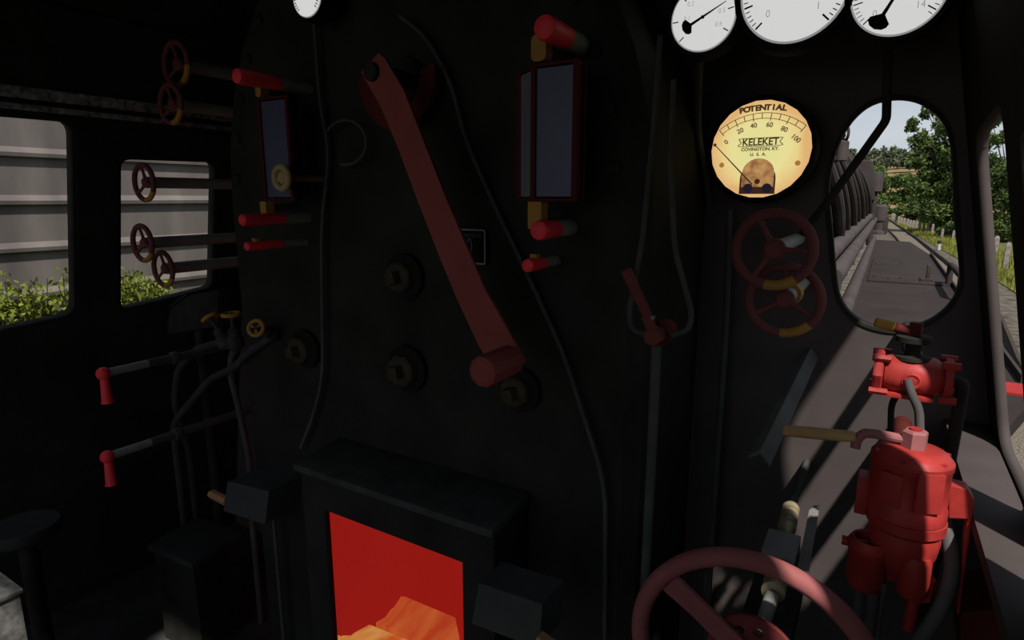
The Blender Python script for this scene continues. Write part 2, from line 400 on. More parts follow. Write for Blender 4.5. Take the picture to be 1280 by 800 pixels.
# firebox lining and bed
fb = thing('firebox', 'glowing red firebox interior behind the open fire door', 'firebox', ((fx0+fx1)/2, 1.5, fz0))
mb = MB(); x0, x1, z0, z1, ya, yb = fx0-.012, fx1+.30, fz0-.012, fz1+.25, YK+.05, YB-.03
x0b = x0-.5
mb.add([(x0, YD+.021, z0), (x1-.29, YD+.021, z0), (x1-.29, YD+.021, fz1+.012), (x0, YD+.021, fz1+.012),
        (x0, yb, z0), (x1-.29, yb, z0), (x1-.29, yb, fz1+.012), (x0, yb, fz1+.012)],
       [(0, 1, 5, 4), (1, 2, 6, 5), (2, 3, 7, 6), (3, 0, 4, 7), (4, 5, 6, 7)])
lin = mb.build('fire_lining', RED_GLOW, fb, smooth=False)
def fire_mat(name, c0, c1, sc):
    m = mat(name, (.2, .06, .02), .9, 0, emit=c0); n = m.node_tree; b = n.nodes['Principled BSDF']
    t = n.nodes.new('ShaderNodeTexCoord'); mp_ = n.nodes.new('ShaderNodeMapping'); mp_.inputs['Scale'].default_value = sc
    q = n.nodes.new('ShaderNodeTexNoise'); q.inputs['Scale'].default_value = 5; q.inputs['Detail'].default_value = 3
    r = n.nodes.new('ShaderNodeValToRGB'); r.color_ramp.elements[0].position = .35; r.color_ramp.elements[1].position = .68
    r.color_ramp.elements[0].color = c0+(1,); r.color_ramp.elements[1].color = c1+(1,)
    for a, b2 in ((t.outputs['Object'], mp_.inputs[0]), (mp_.outputs[0], q.inputs[0]), (q.outputs['Fac'], r.inputs[0]), (r.outputs[0], b.inputs['Emission Color'])): n.links.new(a, b2)
    return m
FIRE1 = fire_mat('burning_bed_back', (.34, .035, .010), (.42, .085, .022), (5, 1, 1))
FIRE2 = fire_mat('burning_bed_front', (.42, .06, .012), (.50, .24, .06), (4, 1, 1))
def bed(name, top, yt, low, yl, m):
    T = [PY(x, y, yt) for x, y in top]; B = [PY(x, y, yl) for x, y in low]
    b2 = [V((p.x, yt+.02, fz0-.010)) for p in T]; b3 = [V((p.x, yl, fz0-.010)) for p in B]
    mb = MB().loft([[*T], [*B], b3, b2, [*T]], closed=False)
    return mb.build(name, m, fb, smooth=False)
bed('fire_bed', [(436, 757), (451, 741), (480, 743), (507, 746), (538, 759), (569, 772)], 1.46, [(436, 760), (470, 778), (500, 790), (530, 803), (560, 815), (580, 828)], 1.33, FIRE1)
bed('fire_bed', [(405, 776), (417, 770), (430, 770), (441, 772), (480, 788), (530, 808)], 1.30, [(406, 778), (414, 787), (428, 799), (445, 812), (480, 828), (530, 846)], 1.16, FIRE2)

# ------------------------------------------------------------------ hand wheels
def handwheel(c, R, r, label, spindle_to=None, sp_r=.02, seg=(-75, -25), colour=RED_WHEEL, spokes=3, phase=110, seg_m=YELLOW, ax=AY, name='handwheel', collar=None, depth=.02, group=None):
    c = V(c); t = thing(name, label, 'handwheel', c, group)
    if seg:
        MB().ring(c, -ax, R, r, seg[1], seg[0]+360, 44, 10, u=AX if abs(ax.z) < .9 else AX).build('rim', colour, t)
        MB().ring(c, -ax, R, r*1.04, seg[0], seg[1], 10, 10, u=AX).build('marked_segment', seg_m, t)
    else: MB().ring(c, -ax, R, r, 0, 360, 48, 10, u=AX).build('rim', colour, t)
    MB().lathe([(r*1.6, -r*.7), (r*2.2, 0), (r*2.2, r*1.5), (r*1.5, r*2.4)], c+ax*.004, ax, 14).build('hub', colour, t)
    a, v = AX, (-ax).cross(AX)
    for k in range(spokes):
        an = math.radians(phase+360/spokes*k); d = a*math.cos(an)+v*math.sin(an)
        MB().tube([c+ax*r*.8+d*r*1.2, c+ax*r*.5+d*R*.55, c+d*(R-r*.3)], [r*.75, r*.55, r*.65], 8).build('spoke', colour, t)
    if spindle_to is not None:
        MB().cyl(c+ax*.01, spindle_to, sp_r, n=14).build('spindle', PINK if seg is None else (STEEL if c.z > 2 or sp_r > .012 else SPIN), t)
    if collar: MB().cyl(c+ax*collar[0], c+ax*collar[1], collar[2], n=14, bev=.002).build('collar', collar[3], t)
    return t
LX = -2.33
lw = [((220, 80), 28, 'maroon handwheel on grey spindle, topmost left, beside the red gauge cock', -60, -8, .62),
      ((213, 130), 25, 'second maroon handwheel from the top, in front of the chipped rail', -85, -20, .62),
      ((180, 228), 24, 'maroon handwheel seen against the upper part of the second window', -85, -30, .55),
      ((178, 304), 24, 'maroon handwheel seen against the middle of the second window', -85, -30, .55),
      ((204, 336), 23, 'lowest maroon handwheel, seen just above the bush in the second window', -85, -30, .55)]
for (px, rr, lb_, s0, s1, sp) in lw:
    x, y = px; c = PX(x, y, LX); s = scl(c)
    handwheel(c, rr*s*.9, rr*s*.13, lb_, c+AY*(YB-.006-c.y), 7.2*s if rr != 28 else 8*s, (s0, s1), spokes=3, phase=100, group='valve handwheels by the left windows')
# small pale handwheel on the left water gauge
c = PY(352, 222, 1.13); s = scl(c)
handwheel(c, 13*s, 4.2*s, 'small tan handwheel in front of the left water gauge', c+AY*(YK-.002-c.y), 4*s, None, colour=mat('tan_enamel', (.36, .27, .13), .6, .15, var=.12), phase=80)
# pair on the right, below the lit meter
c = PY(967, 312, 1.38); s = scl(c)
handwheel(c, 45*s, 6.2*s, 'upper maroon handwheel below the lit meter', c+AY*(YB-.006-c.y), 10*s, (-100, -52), phase=118, group='handwheels below the meter')
c = PY(980, 375, 1.44); s = scl(c)
handwheel(c, 42*s, 5.6*s, 'lower maroon handwheel beside the look-out window, overlapped by the upper wheel', c+AY*(YB-.006-c.y), 10*s, (-92, -42), phase=212, collar=(.09, .13, 15*s, YELLOW), group='handwheels below the meter')

# ------------------------------------------------------------------ water gauges
def water_gauge(xl, xf0, xf1, xr, yt, yb, label, top, bot, drain, pale, blk):
    yf = 1.17
    A = PY(xf0, yt, yf); B = PY(xf1, yt, yf); zb = PY(xf0, yb, yf).z; zt = A.z
    t = thing('water_gauge', label, 'gauge', ((A.x+B.x)/2, YK, zb))
    dx = .030; yk = yf+.05; xk = PY(xr, yt, yk).x; xl_ = PY(xl, yt, yk).x if xl else A.x-.03
    P = [V((A.x, yf, 0)), V((B.x, yf, 0)), V((xk, yk, 0)), V((xl_, yk, 0))]
    lift = lambda p, z: V((p.x, p.y, z))
    # end caps and back
    mb = MB()
    ctr = sum(P, V())/4
    big = [ctr+(p-ctr)*1.05 for p in P]
    for z in (zb-.006, zt): mb.prism([lift(p, z) for p in big], (0, 0, .006))
    mb.prism([lift(P[3], zb), lift(P[2], zb), lift(P[2]+AY*.008, zb), lift(P[3]+AY*.008, zb)], (0, 0, zt-zb))
    mb.build('housing', FRAME_R, t, smooth=False)
    for k, (a, b) in enumerate(((P[3], P[0]), (P[0], P[1]), (P[1], P[2]))):
        d = (b-a).normalized(); nrm = V((d.y, -d.x, 0)); wd = (b-a).length; e = .006 if k == 1 else .007
        q = [a+d*e, b-d*e]
        MB().prism([lift(q[0], zb+.004), lift(q[1], zb+.004), lift(q[1], zt-.004), lift(q[0], zt-.004)], nrm*-.004).build('glass_pane', PALEB if (k == 0 and pale) else (BLUE if k < 2 else FRAME_R), t, smooth=False)
    mb = MB()
    for p in P: mb.box(V((p.x, p.y, (zb+zt)/2)), (.0055, .0055, (zt-zb)/2))
    mb.build('corner_bar', FRAME_R, t)
    # cocks above and below
    for (bx0, by0, bx1, by1, hx, hy, hr, joint, ex, ey, yn) in (top, bot):
        up = by0 < yt
        p = PY((bx0+bx1)/2, by0, yf+.02); q = PY((bx0+bx1)/2, by1, yf+.02); hw = (bx1-bx0)/2*scl(p)
        o = rpoly([(p.x-hw, q.z), (p.x+hw, q.z), (p.x+hw, p.z), (p.x-hw, p.z)], hw*.8 if up else .002)
        MB().prism([V((a, yf+.008, b)) for a, b in o], (0, .03, 0)).build('upper_cock' if up else 'lower_cock', YELLOW, t)
        MB().cyl(V((p.x, yf+.03, (p.z+q.z)/2)), V((p.x, YK-.001, (p.z+q.z)/2)), .012, n=12).build('cock_stem', PIPE, t)
        a = PY(hx, hy, yn); s = scl(a); e = PY(ex, ey, YK-.0); e = V((a.x, YK-.003, a.z))
        jf = a+(e-a)*joint
        ch = MB().lathe([(hr*s*.55, -.008), (hr*s*.9, -.003), (hr*s, .006), (hr*s*.98, .018), (hr*s*.86, (jf-a).length)], a, AY, 18).build('cock_handle', RED_BRT, t)
        MB().cyl(jf, e, hr*s*.84, n=18).build('handle_sleeve', STEEL, ch)
    hx, hy, hr, joint, yn = drain
    a = PY(hx, hy, yn); s = scl(a); e = V((a.x, YK-.003, a.z)); jf = a+(e-a)*joint
    ch = MB().lathe([(hr*s*.5, -.006), (hr*s*.9, -.002), (hr*s, .005), (hr*s*.85, (jf-a).length)], a, AY, 16).build('drain_handle', RED_BRT, t)
    MB().cyl(jf, e, hr*s*.8, n=16).build('handle_sleeve', STEEL, ch)
    MB().box(V((a.x, a.y+.03, a.z+hr*s*1.1)), (.008, .008, .006)).build('drain_lug', YELLOW, t)
    return t
water_gauge(650, 668, 721, 730, 84, 248, 'larger blue-glass water gauge with red cock handles, right of the long red lever',
            (666, 44, 687, 78, 681, 34, 16, .55, 729, 55, 1.125), (662, 252, 681, 286, 674, 288, 13, .5, 720, 286, 1.145), (660, 332, 9, .5, 1.16), True, 0)
water_gauge(0, 324, 359, 372, 126, 248, 'smaller dim water gauge beside the second left window',
            (321, 102, 331, 122, 297, 95, 10, .55, 362, 105, 1.06), (327, 252, 338, 268, 304, 275, 8, .6, 368, 275, 1.07), (309, 308, 6, .55, 1.085), False, 0)

# ------------------------------------------------------------------ long red lever and its quadrant
YA = 1.12
pv = PY(466, 90, YA)
lv = thing('regulator_lever', 'long bent brick-red lever with a round grip, hanging across the boiler plate', 'lever', pv)
Lp = [(473, 66), (481, 73), (505, 114), (530, 178), (556, 245), (582, 306), (606, 362), (632, 408), (656, 453), (624, 472), (598, 432), (571, 374), (548, 318), (520, 246), (497, 184), (475, 132), (451, 90)]
MB().prism([PY(x, y, YA) for x, y in Lp], (0, .009, 0)).build('lever_bar', RED_ARM, lv, bevel=.001)
c = PY(643, 453, YA); s = scl(c)
MB().lathe([(13*s, -.118), (18.5*s, -.113), (19.5*s, -.106), (19.5*s, 0)], c+V((-.010, 0, .004)), AY, 10).build('grip', RED_ARM, lv, smooth=False)
MB().cyl(pv+AY*-.012, pv+AY*.02, 11.5*scl(pv), n=16, bev=.002).build('pivot_bolt', BLACK2, lv)
MB().cyl(pv+AY*.02, V((pv.x, YK-.001, pv.z)), .02, n=14).build('pivot_shaft', BLACK2, lv)
qc = PY(494, 98, 1.25); s = scl(qc)
qd = thing('lever_quadrant', 'dark red curved guide plate behind the top of the long lever', 'quadrant', qc)
R1, R0 = 62*s, 38*s; o = []
for i in range(15): t = math.radians(172+(368-172)*i/14); o.append(qc+V((R1*math.cos(t)*1.02, 0, R1*math.sin(t))))
o.append(qc+V((R1*1.18, 0, R1*.05))); o.append(qc+V((R1*.95, 0, R1*.18))); o.append(qc+V((R0*1.05, 0, R0*.12)))
for i in range(13): t = math.radians(352-(352-190)*i/12); o.append(qc+V((R0*math.cos(t), 0, R0*math.sin(t))))
o.append(qc+V((-R0*1.15, 0, R0*.15)))
MB().prism(o, (0, .02, 0)).build('guide_plate', RED_DK, qd, smooth=False)
for dx in (-.055, .07): MB().cyl(qc+V((dx, .02, -R0*1.15)), V((qc.x+dx, YK-.001, qc.z-R0*1.15)), .008, n=10).build('standoff', BLACK2, qd)
MB().lathe([(30*s, 0), (28*s, -.03), (14*s, -.04)], V((qc.x, YK-.001, qc.z)), AY, 20).build('shaft_boss', BLACK2, qd)

# number plate
c = PY(587, 308, YK-.012); k = scl(c); d1 = PY(607, 287, YK-.012); d0 = PY(607, 331, YK-.012)
pw, ph = (d1.x-PY(566, 300, YK-.012).x)/2, (d1.z-d0.z)/2; O = V((d1.x-pw, YK-.012, (d1.z+d0.z)/2))
npz = thing('maker_plate', 'small black plate with grey border and lettering, half hidden by the red lever', 'plate', O)
panel('plate_face', rrect(-pw, -ph, pw, ph, .006), [], .012, O+AY*.012, AX, AZ, BEZEL, npz)
panel('border', rrect(-pw, -ph, pw, ph, .006), [rrect(-pw+.0035, -ph+.0035, pw-.0035, ph-.0035, .004)], .0025, O, AX, AZ, PLATE_W, npz)
glyphs([('Konstrukcie', 0, ph*.66, .0135, 0, .86)], O, AX, AZ, 'lettering', PLATE_D, npz)
glyphs([('0', pw*.02, -ph*.02, .042, 0, .75)], O, AX, AZ, 'numeral', PLATE_D, npz)

# ------------------------------------------------------------------ washout plugs
PLUG = mat('dull_plug_brass', (.050, .040, .024), .7, .1, var=.3, scale=25); FLG = mat('plug_flange_iron', (.016, .015, .0135), .75, .04, var=.3)
for (x, y, px, py, rr, lb) in ((503, 346, 490, 352, 29, 'washout plug on the plate, left of the long lever, upper of two'),
                               (506, 462, 491, 470, 30, 'washout plug on the plate, left of the long lever, lower of two'),
                               (647, 488, 636, 498, 29, 'washout plug just below the end of the long lever'),
                               (378, 437, 368, 443, 25, 'leftmost washout plug, near the yellow handwheels')):
    c = PY(x, y, YK-.02); s = scl(c); t = thing('washout_plug', 'dull brass '+lb, 'plug', c)
    MB().lathe([(rr*s, .018), (rr*s, .004), (rr*.9*s, 0), (rr*.62*s, -.004), (rr*.58*s, .018)], c, AY, 28).build('flange', FLG, t)
    MB().lathe([(rr*.72*s, 0), (rr*.70*s, -.022), (rr*.6*s, -.028)], c, AY, 8, ph=.4).build('plug_body', PLUG, t, smooth=False)
    MB().lathe([(rr*.38*s, -.026), (rr*.34*s, -.055)], c, AY, 4, ph=.5).build('square_head', PLUG, t, smooth=False)

# ------------------------------------------------------------------ pipes on the boiler plate
def pipe(name, label, pts, r, m=PIPE, bend=.04):
    mb = MB().tube(bent(pts, bend), r, 10); o = mb.build(name, m); return tag(o, label, 'pipe')
YP = 1.275
pp = lambda l, y=YP: [PY(a, b, y) for a, b in l]
pipe('copper_pipe', 'thin sloping pipe running diagonally down the boiler plate, right of the long lever', pp([(500, 20), (532, 45), (565, 105), (580, 170), (608, 235), (660, 345), (704, 440), (757, 606), (756, 800)]), .0055, bend=.08)
pipe('copper_pipe', 'thin upright pipe left of the long lever', pp([(393, 30), (400, 130), (412, 190), (402, 280), (404, 470), (392, 520), (376, 560)]), .006, bend=.08)
lp = [PY(432+26*math.cos(math.radians(a)), 178+28*math.sin(math.radians(a)), YP-.01) for a in range(-150, 120, 15)]
pipe('copper_pipe', 'thin looped pipe under the left end of the dark red guide', lp, .0045, bend=.02)
pipe('copper_pipe', 'thin bent pipe joining the small red lever from upper left', [PY(825, 45, 1.29), PY(818, 150, 1.27), PY(803, 300, 1.24), PY(786, 392, 1.22), PY(790, 412, 1.22), PY(806, 418, 1.22)], .0058, bend=.03)
pipe('copper_pipe', 'thin bent pipe joining the small red lever from upper right', [PY(842, 100, 1.29), PY(838, 200, 1.27), PY(843, 310, 1.24), PY(865, 392, 1.22), PY(861, 413, 1.22), PY(840, 419, 1.22)], .0058, bend=.03)
pipe('conduit', 'upright pipe dropping from the small red lever to the floor', [PY(821, 425, 1.23), PY(815, 560, 1.23), V((PY(806, 700, 1.23).x, 1.23, .001))], .011, bend=.05)
pipe('conduit', 'upright pipe on the bulkhead, left of the maroon handwheels', [PY(912, 262, 1.74), PY(908, 400, 1.74), PY(897, 560, 1.74), PY(889, 690, 1.74), V((PY(886, 760, 1.74).x, 1.74, .001))], .009, bend=.1)
pipe('conduit', 'black bent pipe coming down across the look-out window', [PY(1112, -60, 1.69), PY(1110, 60, 1.69), PY(1108, 150, 1.69), PY(1038, 248, 1.69), PY(1003, 292, 1.75)], .0095, BLACK2, bend=.012)
pipe('conduit', 'black pipe under the gauges, left of the lit meter', [PY(876, 66, 1.6), PY(873, 110, 1.66), PY(872, 170, 1.7), PY(884, 220, 1.745), PY(886, 260, 1.79)], .009, PIPE, bend=.05)

# ------------------------------------------------------------------ small red lever on the right of the plate
c = PY(817, 420, 1.2); s = scl(c)
t = thing('cock_lever', 'short dull red lever with hexagonal boss, between two thin bent pipes', 'lever', c)
RED_SM = mat('dull_red_lever', (.15, .042, .038), .7, .1, var=.12, scale=12)
MB().lathe([(13*s, .02), (13*s, -.008), (11*s, -.012)], c, AY, 6, ph=.3).build('boss', RED_SM, t, smooth=False)
MB().prism([PY(x, y, 1.19) for x, y in ((801, 397), (812, 395), (820, 413), (812, 418))], (0, .014, 0)).build('shank', RED_SM, t)
a, b = PY(782, 337, 1.185), PY(810, 396, 1.197)
MB().tube([a, a+(b-a)*.05, a+(b-a)*.3, b], [6*s, 7.2*s, 7*s, 6*s], 14).build('grip', RED_SM, t)
MB().box(PY(814, 397, 1.197), (.006, .006, .004)).build('set_screw', STEEL, t)
MB().lathe([(16*s, .02), (17*s, .03), (17*s, .06), (12*s, YK-1.2-.001)], c, AY, 16).build('valve_body', RED_DK, t)

# ------------------------------------------------------------------ red cocks low on the left
for (bx, by, ty, ex, ey, fx, fy, lb) in ((129, 467, 504, 165, 461, 226, 446, 'upper short red cock handle on grey spindle, below the left windows'),
                                         (134, 571, 607, 170, 558, 226, 530, 'lower short red cock handle on grey spindle, below the left windows')):
    X0 = -2.28; c = PX(bx, by, X0); s = scl(c); t = thing('drain_cock', lb, 'valve', c)
    b = V((c.x, c.y, c.z-(ty-by)*s*1.02))
    MB().sphere(c, 8.2*s, 14, 10).build('ball', RED_BRT, t)
    MB().lathe([(7.6*s, 0), (6.6*s, .004), (5*s, (ty-by)*s*.85)], b+V((0.004, 0, 0)), AZ, 14).build('handle', RED_BRT, t)
    k = (ex-bx)/(fx-bx); L_ = YB-.01-c.y
    MB().cyl(c+AY*.01, c+AY*(.01+.14), 5.4*s, n=12).build('spindle', STEEL, t)
    MB().cyl(c+AY*.15, c+AY*L_, 6*s, n=12).build('pipe_stub', PIPE, t)
    MB().lathe([(9*s, .24), (9*s, .26), (6.2*s, .265)], c, AY, 6).build('union_nut', PIPE, t, smooth=False)

# ------------------------------------------------------------------ steam valve group with yellow handwheels, left of the plate
XV = -2.05
def vwheel(x, y, rr, tilt, lb):
    c = PY(x, y, 1.31 if x < 300 else 1.19); s = scl(c); ax = V(tilt).normalized()
    t = thing('steam_valve', lb, 'valve', c, 'steam valves with yellow wheels')
    a, b, _ = basis(ax)
    MB().ring(c, ax, rr*s, 2.6*s, n=28, m=8, u=a).build('wheel_rim', YELLOW, t)
    mb = MB()
    for k in range(3):
        an = math.radians(40+120*k); d = a*math.cos(an)+b*math.sin(an); mb.tube([c, c+d*rr*s], 1.6*s, 6)
    mb.build('wheel_spokes', YELLOW, t)
    MB().cyl(c+ax*.006, c-ax*.05, 2.5*s, n=10).build('valve_stem', IRON, t)
    q = c-ax*.05
    MB().lathe([(4*s, 0), (7*s, -.008), (7*s, -.03), (10*s, -.04), (10*s, -.075), (6*s, -.085)], q, ax, 12).build('valve_body', IRON, t)
    return q-ax*.08, t
q1, t1 = vwheel(263, 397, 9, (-.5, -.1, .75), 'left one of three small yellow handwheels right of the second window')
q2, t2 = vwheel(289, 393, 10, (0, -.05, 1), 'middle one of three small yellow handwheels, wheel lying flat')
q3, t3 = vwheel(320, 410, 9.5, (.35, -.75, .35), 'right one of three small yellow handwheels, beside the water gauge')
man = PY(287, 452, 1.56)
pipe('manifold_pipe', 'dark branching pipe below the left yellow handwheel', [q1, PY(275, 428, 1.33), PY(246, 436, 1.33), PY(222, 462, 1.34), PY(218, 505, 1.34), PY(236, 560, 1.38), V((PY(236, 560, 1.38).x, 1.38, .001))], .014, IRON, .05)
pipe('manifold_pipe', 'dark pipe below the middle yellow handwheel', [q2, PY(289, 445, 1.33), PY(288, 470, 1.33), PY(296, 500, 1.34), PY(312, 575, 1.36), PY(314, 640, 1.36), V((PY(314, 640, 1.36).x, 1.36, .001))], .012, PIPE, .05)
pipe('manifold_pipe', 'dark pipe below the right yellow handwheel', [q3, PY(310, 440, 1.27), PY(296, 458, 1.29), PY(262, 474, 1.33), PY(216, 530, 1.30), V((PY(216, 530, 1.30).x, 1.30, .001))], .014, IRON, .05)
# black lubricator standing at the front end of the left wall
o = [PY(x, y, 1.40) for x, y in ((209, 402), (213, 386), (236, 369), (272, 362), (272, 408), (209, 418))]
t = thing('lubricator', 'black sloping-topped lubricator box in front of the second window', 'lubricator', o[4])
MB().prism(o, (0, .07, 0)).build('tank', BLACK2, t, bevel=.004)
m_ = (o[4]+o[5])/2; MB().cyl(V((m_.x, 1.435, .001)), V((m_.x, 1.435, max(o[4].z, o[5].z)+.01)), .02, n=12).build('stand', BLACK2, t)
MB().prism([o[1]+V((-.006, -.004, 0)), o[2]+V((-.006, -.004, 0)), o[2]+V((-.006, -.004, .01)), o[1]+V((-.006, -.004, .01))], (0, .078, 0)).build('lid', BLACK2, t)

# ------------------------------------------------------------------ grey lamp-like boxes each side of the fire door
GBOX = mat('dark_grey_box_paint', (.055, .056, .054), .75, .05, var=.15, scale=12)
def side_box(Yf, top, frontl, label, peg, lug, Yb, pm):
    t0 = [PY(x, y, Yf) for x, y in top]
    c = sum(t0, V())/len(t0); t = thing('fire_door_latch', label, 'latch', c)
    MB().prism(t0, (0, Yb-Yf, 0)).build('latch_box', GBOX, t, smooth=False, bevel=.003)
    a, b, r = peg
    MB().lathe([(r*.45, 0), (r, .012), (r, (V(b)-V(a)).length)], a, V(b)-V(a), 6).build('wooden_knob', pm, t, smooth=False)
    if lug: MB().box(lug, (.016, .016, .016)).build('top_lug', GBOX, t)
    return t, c
KN = mat('knob_tan_wood', (.40, .20, .095), .65, .1, var=.12)
t, c = side_box(1.16, [(284, 602), (336, 614), (331, 656), (279, 639)], None, 'dark grey latch box with tan knob at its left end, left of the fire door', (PY(262, 616, 1.19), PY(284, 627, 1.19), .017), None, 1.30, KN)
MB().cyl(V((c.x+.02, 1.25, .001)), V((c.x+.02, 1.25, c.z-.02)), .007, n=10).build('support_rod', PIPE, t)
MB().prism([PY(331, 604, 1.24), PY(352, 612, 1.24), PY(350, 648, 1.24), PY(331, 640, 1.24)], (0, .05, 0)).build('hinge_lug', GBOX, t)
t, c = side_box(1.0, [(598, 729), (678, 756), (674, 812), (589, 780)], None, 'larger dark grey latch box with tan knob, right of the fire door', (PY(708, 826, .97), PY(672, 800, .97), .021), None, 1.10, KN)
a = PY(630, 722, 1.07); MB().box((a.x, 1.07, a.z), (.02, .02, .012)).build('top_lug', GBOX, t)
MB().box((c.x, 1.11, c.z), (.03, .022, .02)).build('mounting_bracket', BLACK2, t)

# ------------------------------------------------------------------ floor box, stool, crate on the left
top = [PZ(x, y, .42) for x, y in ((183, 681), (246, 646), (304, 665), (240, 704))]
c = sum(top, V())/4; t = thing('tool_chest', 'low black chest with a flat lid, on the floor left of the fire door', 'chest', (c.x, c.y, 0))
MB().prism(top, (0, 0, -.025)).build('lid', mat('chest_lid', (.036, .036, .034), .8, .05), t, bevel=.004)
MB().prism([c+(p-c)*.86+V((0, 0, -.026)) for p in top], (0, 0, -.393)).build('body', BLACK2, t)
a = PZ(30, 655, .72); R_ = (PZ(76, 650, .72)-a).length*.95
t = thing('stool', 'round black stool at the left edge below the windows', 'stool', (a.x, a.y, 0))
MB().lathe([(R_*.96, 0), (R_, -.01), (R_, -.035), (R_*.9, -.045)], V((a.x, a.y, .72)), AZ, 36).build('seat', mat('stool_leather', (.03, .031, .03), .7, .08), t)
MB().cyl(V((a.x, a.y, .02)), V((a.x, a.y, .68)), .028, n=14).build('post', BLACK2, t)
MB().lathe([(.16, 0), (.16, .012), (.05, .03)], V((a.x, a.y, .001)), AZ, 24).build('base', BLACK2, t)
c = PX(-18, 757, -1.9)
t = thing('step_box', 'grey step box with worn top, cut by the left edge of the picture', 'box', (c.x, c.y, 0))
q = PX(13, 732, -1.9)
MB().box((c.x-.04, q.y-.2, q.z/2), (.10, .2, q.z/2-.001)).build('box_body', CRATE, t, bevel=.006)
MB().box((c.x-.04, q.y-.2, q.z+.006), (.106, .206, .006)).build('box_lid', CRATE, t, bevel=.003)

# ------------------------------------------------------------------ dials
def dial(c, R, label, ticks, nums, needle=None, face=WHITE_DIAL, back=.08):
    c = V(c); t = thing('pressure_gauge', label, 'gauge', c)
    MB().lathe([(R*1.02, .002), (R*1.14, -.004), (R*1.2, .006), (R*1.2, .05), (R*.7, back)], c, AY, 48).build('case', BEZEL, t)
    MB().lathe([(R*1.03, .004), (R*1.03, .0)], c-AY*.001, AY, 56).build('rim', RIMG, t)
    df = MB().lathe([(R*.985, .003), (R*.985, 0)], c-AY*.003, AY, 56).build('dial_face', face, t)
    O = c-AY*.0034; mb = MB()
    strokes(mb, [(R*r0*math.cos(math.radians(a)), R*r0*math.sin(math.radians(a)), R*r1*math.cos(math.radians(a)), R*r1*math.sin(math.radians(a)), R*wd) for a, r0, r1, wd in ticks], O, AX, AZ)
    mb.build('scale_marks', INK, df, smooth=False)
    if nums: glyphs([(s, R*r*math.cos(math.radians(a)), R*r*math.sin(math.radians(a)), R*h, rot, .9) for s, a, r, h, rot in nums], O, AX, AZ, 'numerals', GREYINK, df)
    if needle:
        an, tail, ln = needle; d = AX*math.cos(math.radians(an))+AZ*math.sin(math.radians(an)); n_ = V((-d.z, 0, d.x)); z = c-AY*.006
        mb = MB().prism([z-d*R*tail*.55+n_*R*.045, z-d*R*tail*.55-n_*R*.045, z+d*R*ln-n_*R*.008, z+d*R*ln+n_*R*.008], (0, -.001, 0))
        fan = [z-d*R*tail*.52]+[z-d*R*tail*.72+ (-d*math.cos(math.radians(b))+n_*1.35*math.sin(math.radians(b)))*R*.18 for b in (-100, -70, -40, 0, 40, 70, 100)]
        mb.prism(fan, (0, -.001, 0)); nd = mb.build('needle', INK, t, smooth=False)
        MB().cyl(c-AY*.003, c-AY*.008, R*.05, n=14).build('needle_pin', INK, nd)
    return t
YG = 1.52
g = PY(879, 22, YG); s = scl(g)
dial(g, 39*s, 'small white dial with decimal scale, left of the three top right gauges',
     [(a, .78, .97, .035) for a in (-138, -100+275+8, 135, 92, 50, 10, -32)]+[(a, .9, .97, .012) for a in range(-135, -30, 1) if False],
     [('0.1', 178, .50, .15, 0), ('0.2', 132, .60, .15, -0), ('0.3', 98, .64, .15, 0), ('0.4', 58, .62, .15, 0), ('0.5', 10, .60, .15, 0), ('0.6', -28, .58, .15, 0)], (27, .72, .80))
g = PY(993, -14, YG); s = scl(g)
dial(g, 62*s, 'largest white dial, middle of the three gauges at the top right',
     [(-135-5.5*i if False else 225-6*i, .88 if i % 5 else .80, .97, .02 if i % 5 else .035) for i in range(0, 46)],
     [('0', 222, .62, .15, 0), ('1', -40, .62, .15, 0)], None)
g = PY(1124, -12, YG); s = scl(g)
dial(g, 52*s, 'white dial with a zero and a fourteen, right of the three top right gauges',
     [(225-6.5*i, .86 if i % 5 else .76, .97, .018 if i % 5 else .03) for i in range(0, 42)],
     [('0', 226, .66, .17, 0), ('14', -40, .62, .17, 0)], (62, 1.05, .7))
g = PY(384, -6, 1.2); s = scl(g)
dial(g, 25*s, 'small white dial at the top edge above the left water gauge', [(225-9*i, .80, .95, .05) for i in range(0, 31)], [], None, back=.098)
# board carrying the right-hand gauges
a = PY(838, 70, YG+.06); b = PY(1175, 70, YG+.06)
tag(MB().box(((a.x+b.x)/2, YG+.10, 2.27), ((b.x-a.x)/2-.005, .012, .12)).build('gauge_board', BEZEL), 'black board behind the three top right gauges', 'board')
mb = MB()
# meter with a glowing face
c = PY(950, 187, 1.72); s = scl(c); R = 59*s
t = vm = thing('volt_meter', 'round glowing yellow meter marked POTENTIAL on the bulkhead', 'meter', c)
MB().lathe([(R*1.0, -.002), (R*1.07, -.004), (R*1.12, .01), (R*1.12, YB-c.y-.001)], c, AY, 56).build('case', BEZEL, t)
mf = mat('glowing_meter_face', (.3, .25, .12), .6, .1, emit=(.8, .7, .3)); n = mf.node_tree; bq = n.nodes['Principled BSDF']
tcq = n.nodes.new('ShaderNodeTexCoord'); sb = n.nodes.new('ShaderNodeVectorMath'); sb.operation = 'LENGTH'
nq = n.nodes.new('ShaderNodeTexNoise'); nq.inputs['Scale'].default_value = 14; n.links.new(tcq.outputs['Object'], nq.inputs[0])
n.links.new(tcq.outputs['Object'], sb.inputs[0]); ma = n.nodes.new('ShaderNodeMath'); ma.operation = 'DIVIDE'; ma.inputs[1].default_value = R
n.links.new(sb.outputs['Value'], ma.inputs[0]); m2 = n.nodes.new('ShaderNodeMath'); m2.operation = 'MULTIPLY_ADD'; m2.inputs[1].default_value = .34; n.links.new(nq.outputs['Fac'], m2.inputs[0]); n.links.new(ma.outputs[0], m2.inputs[2])
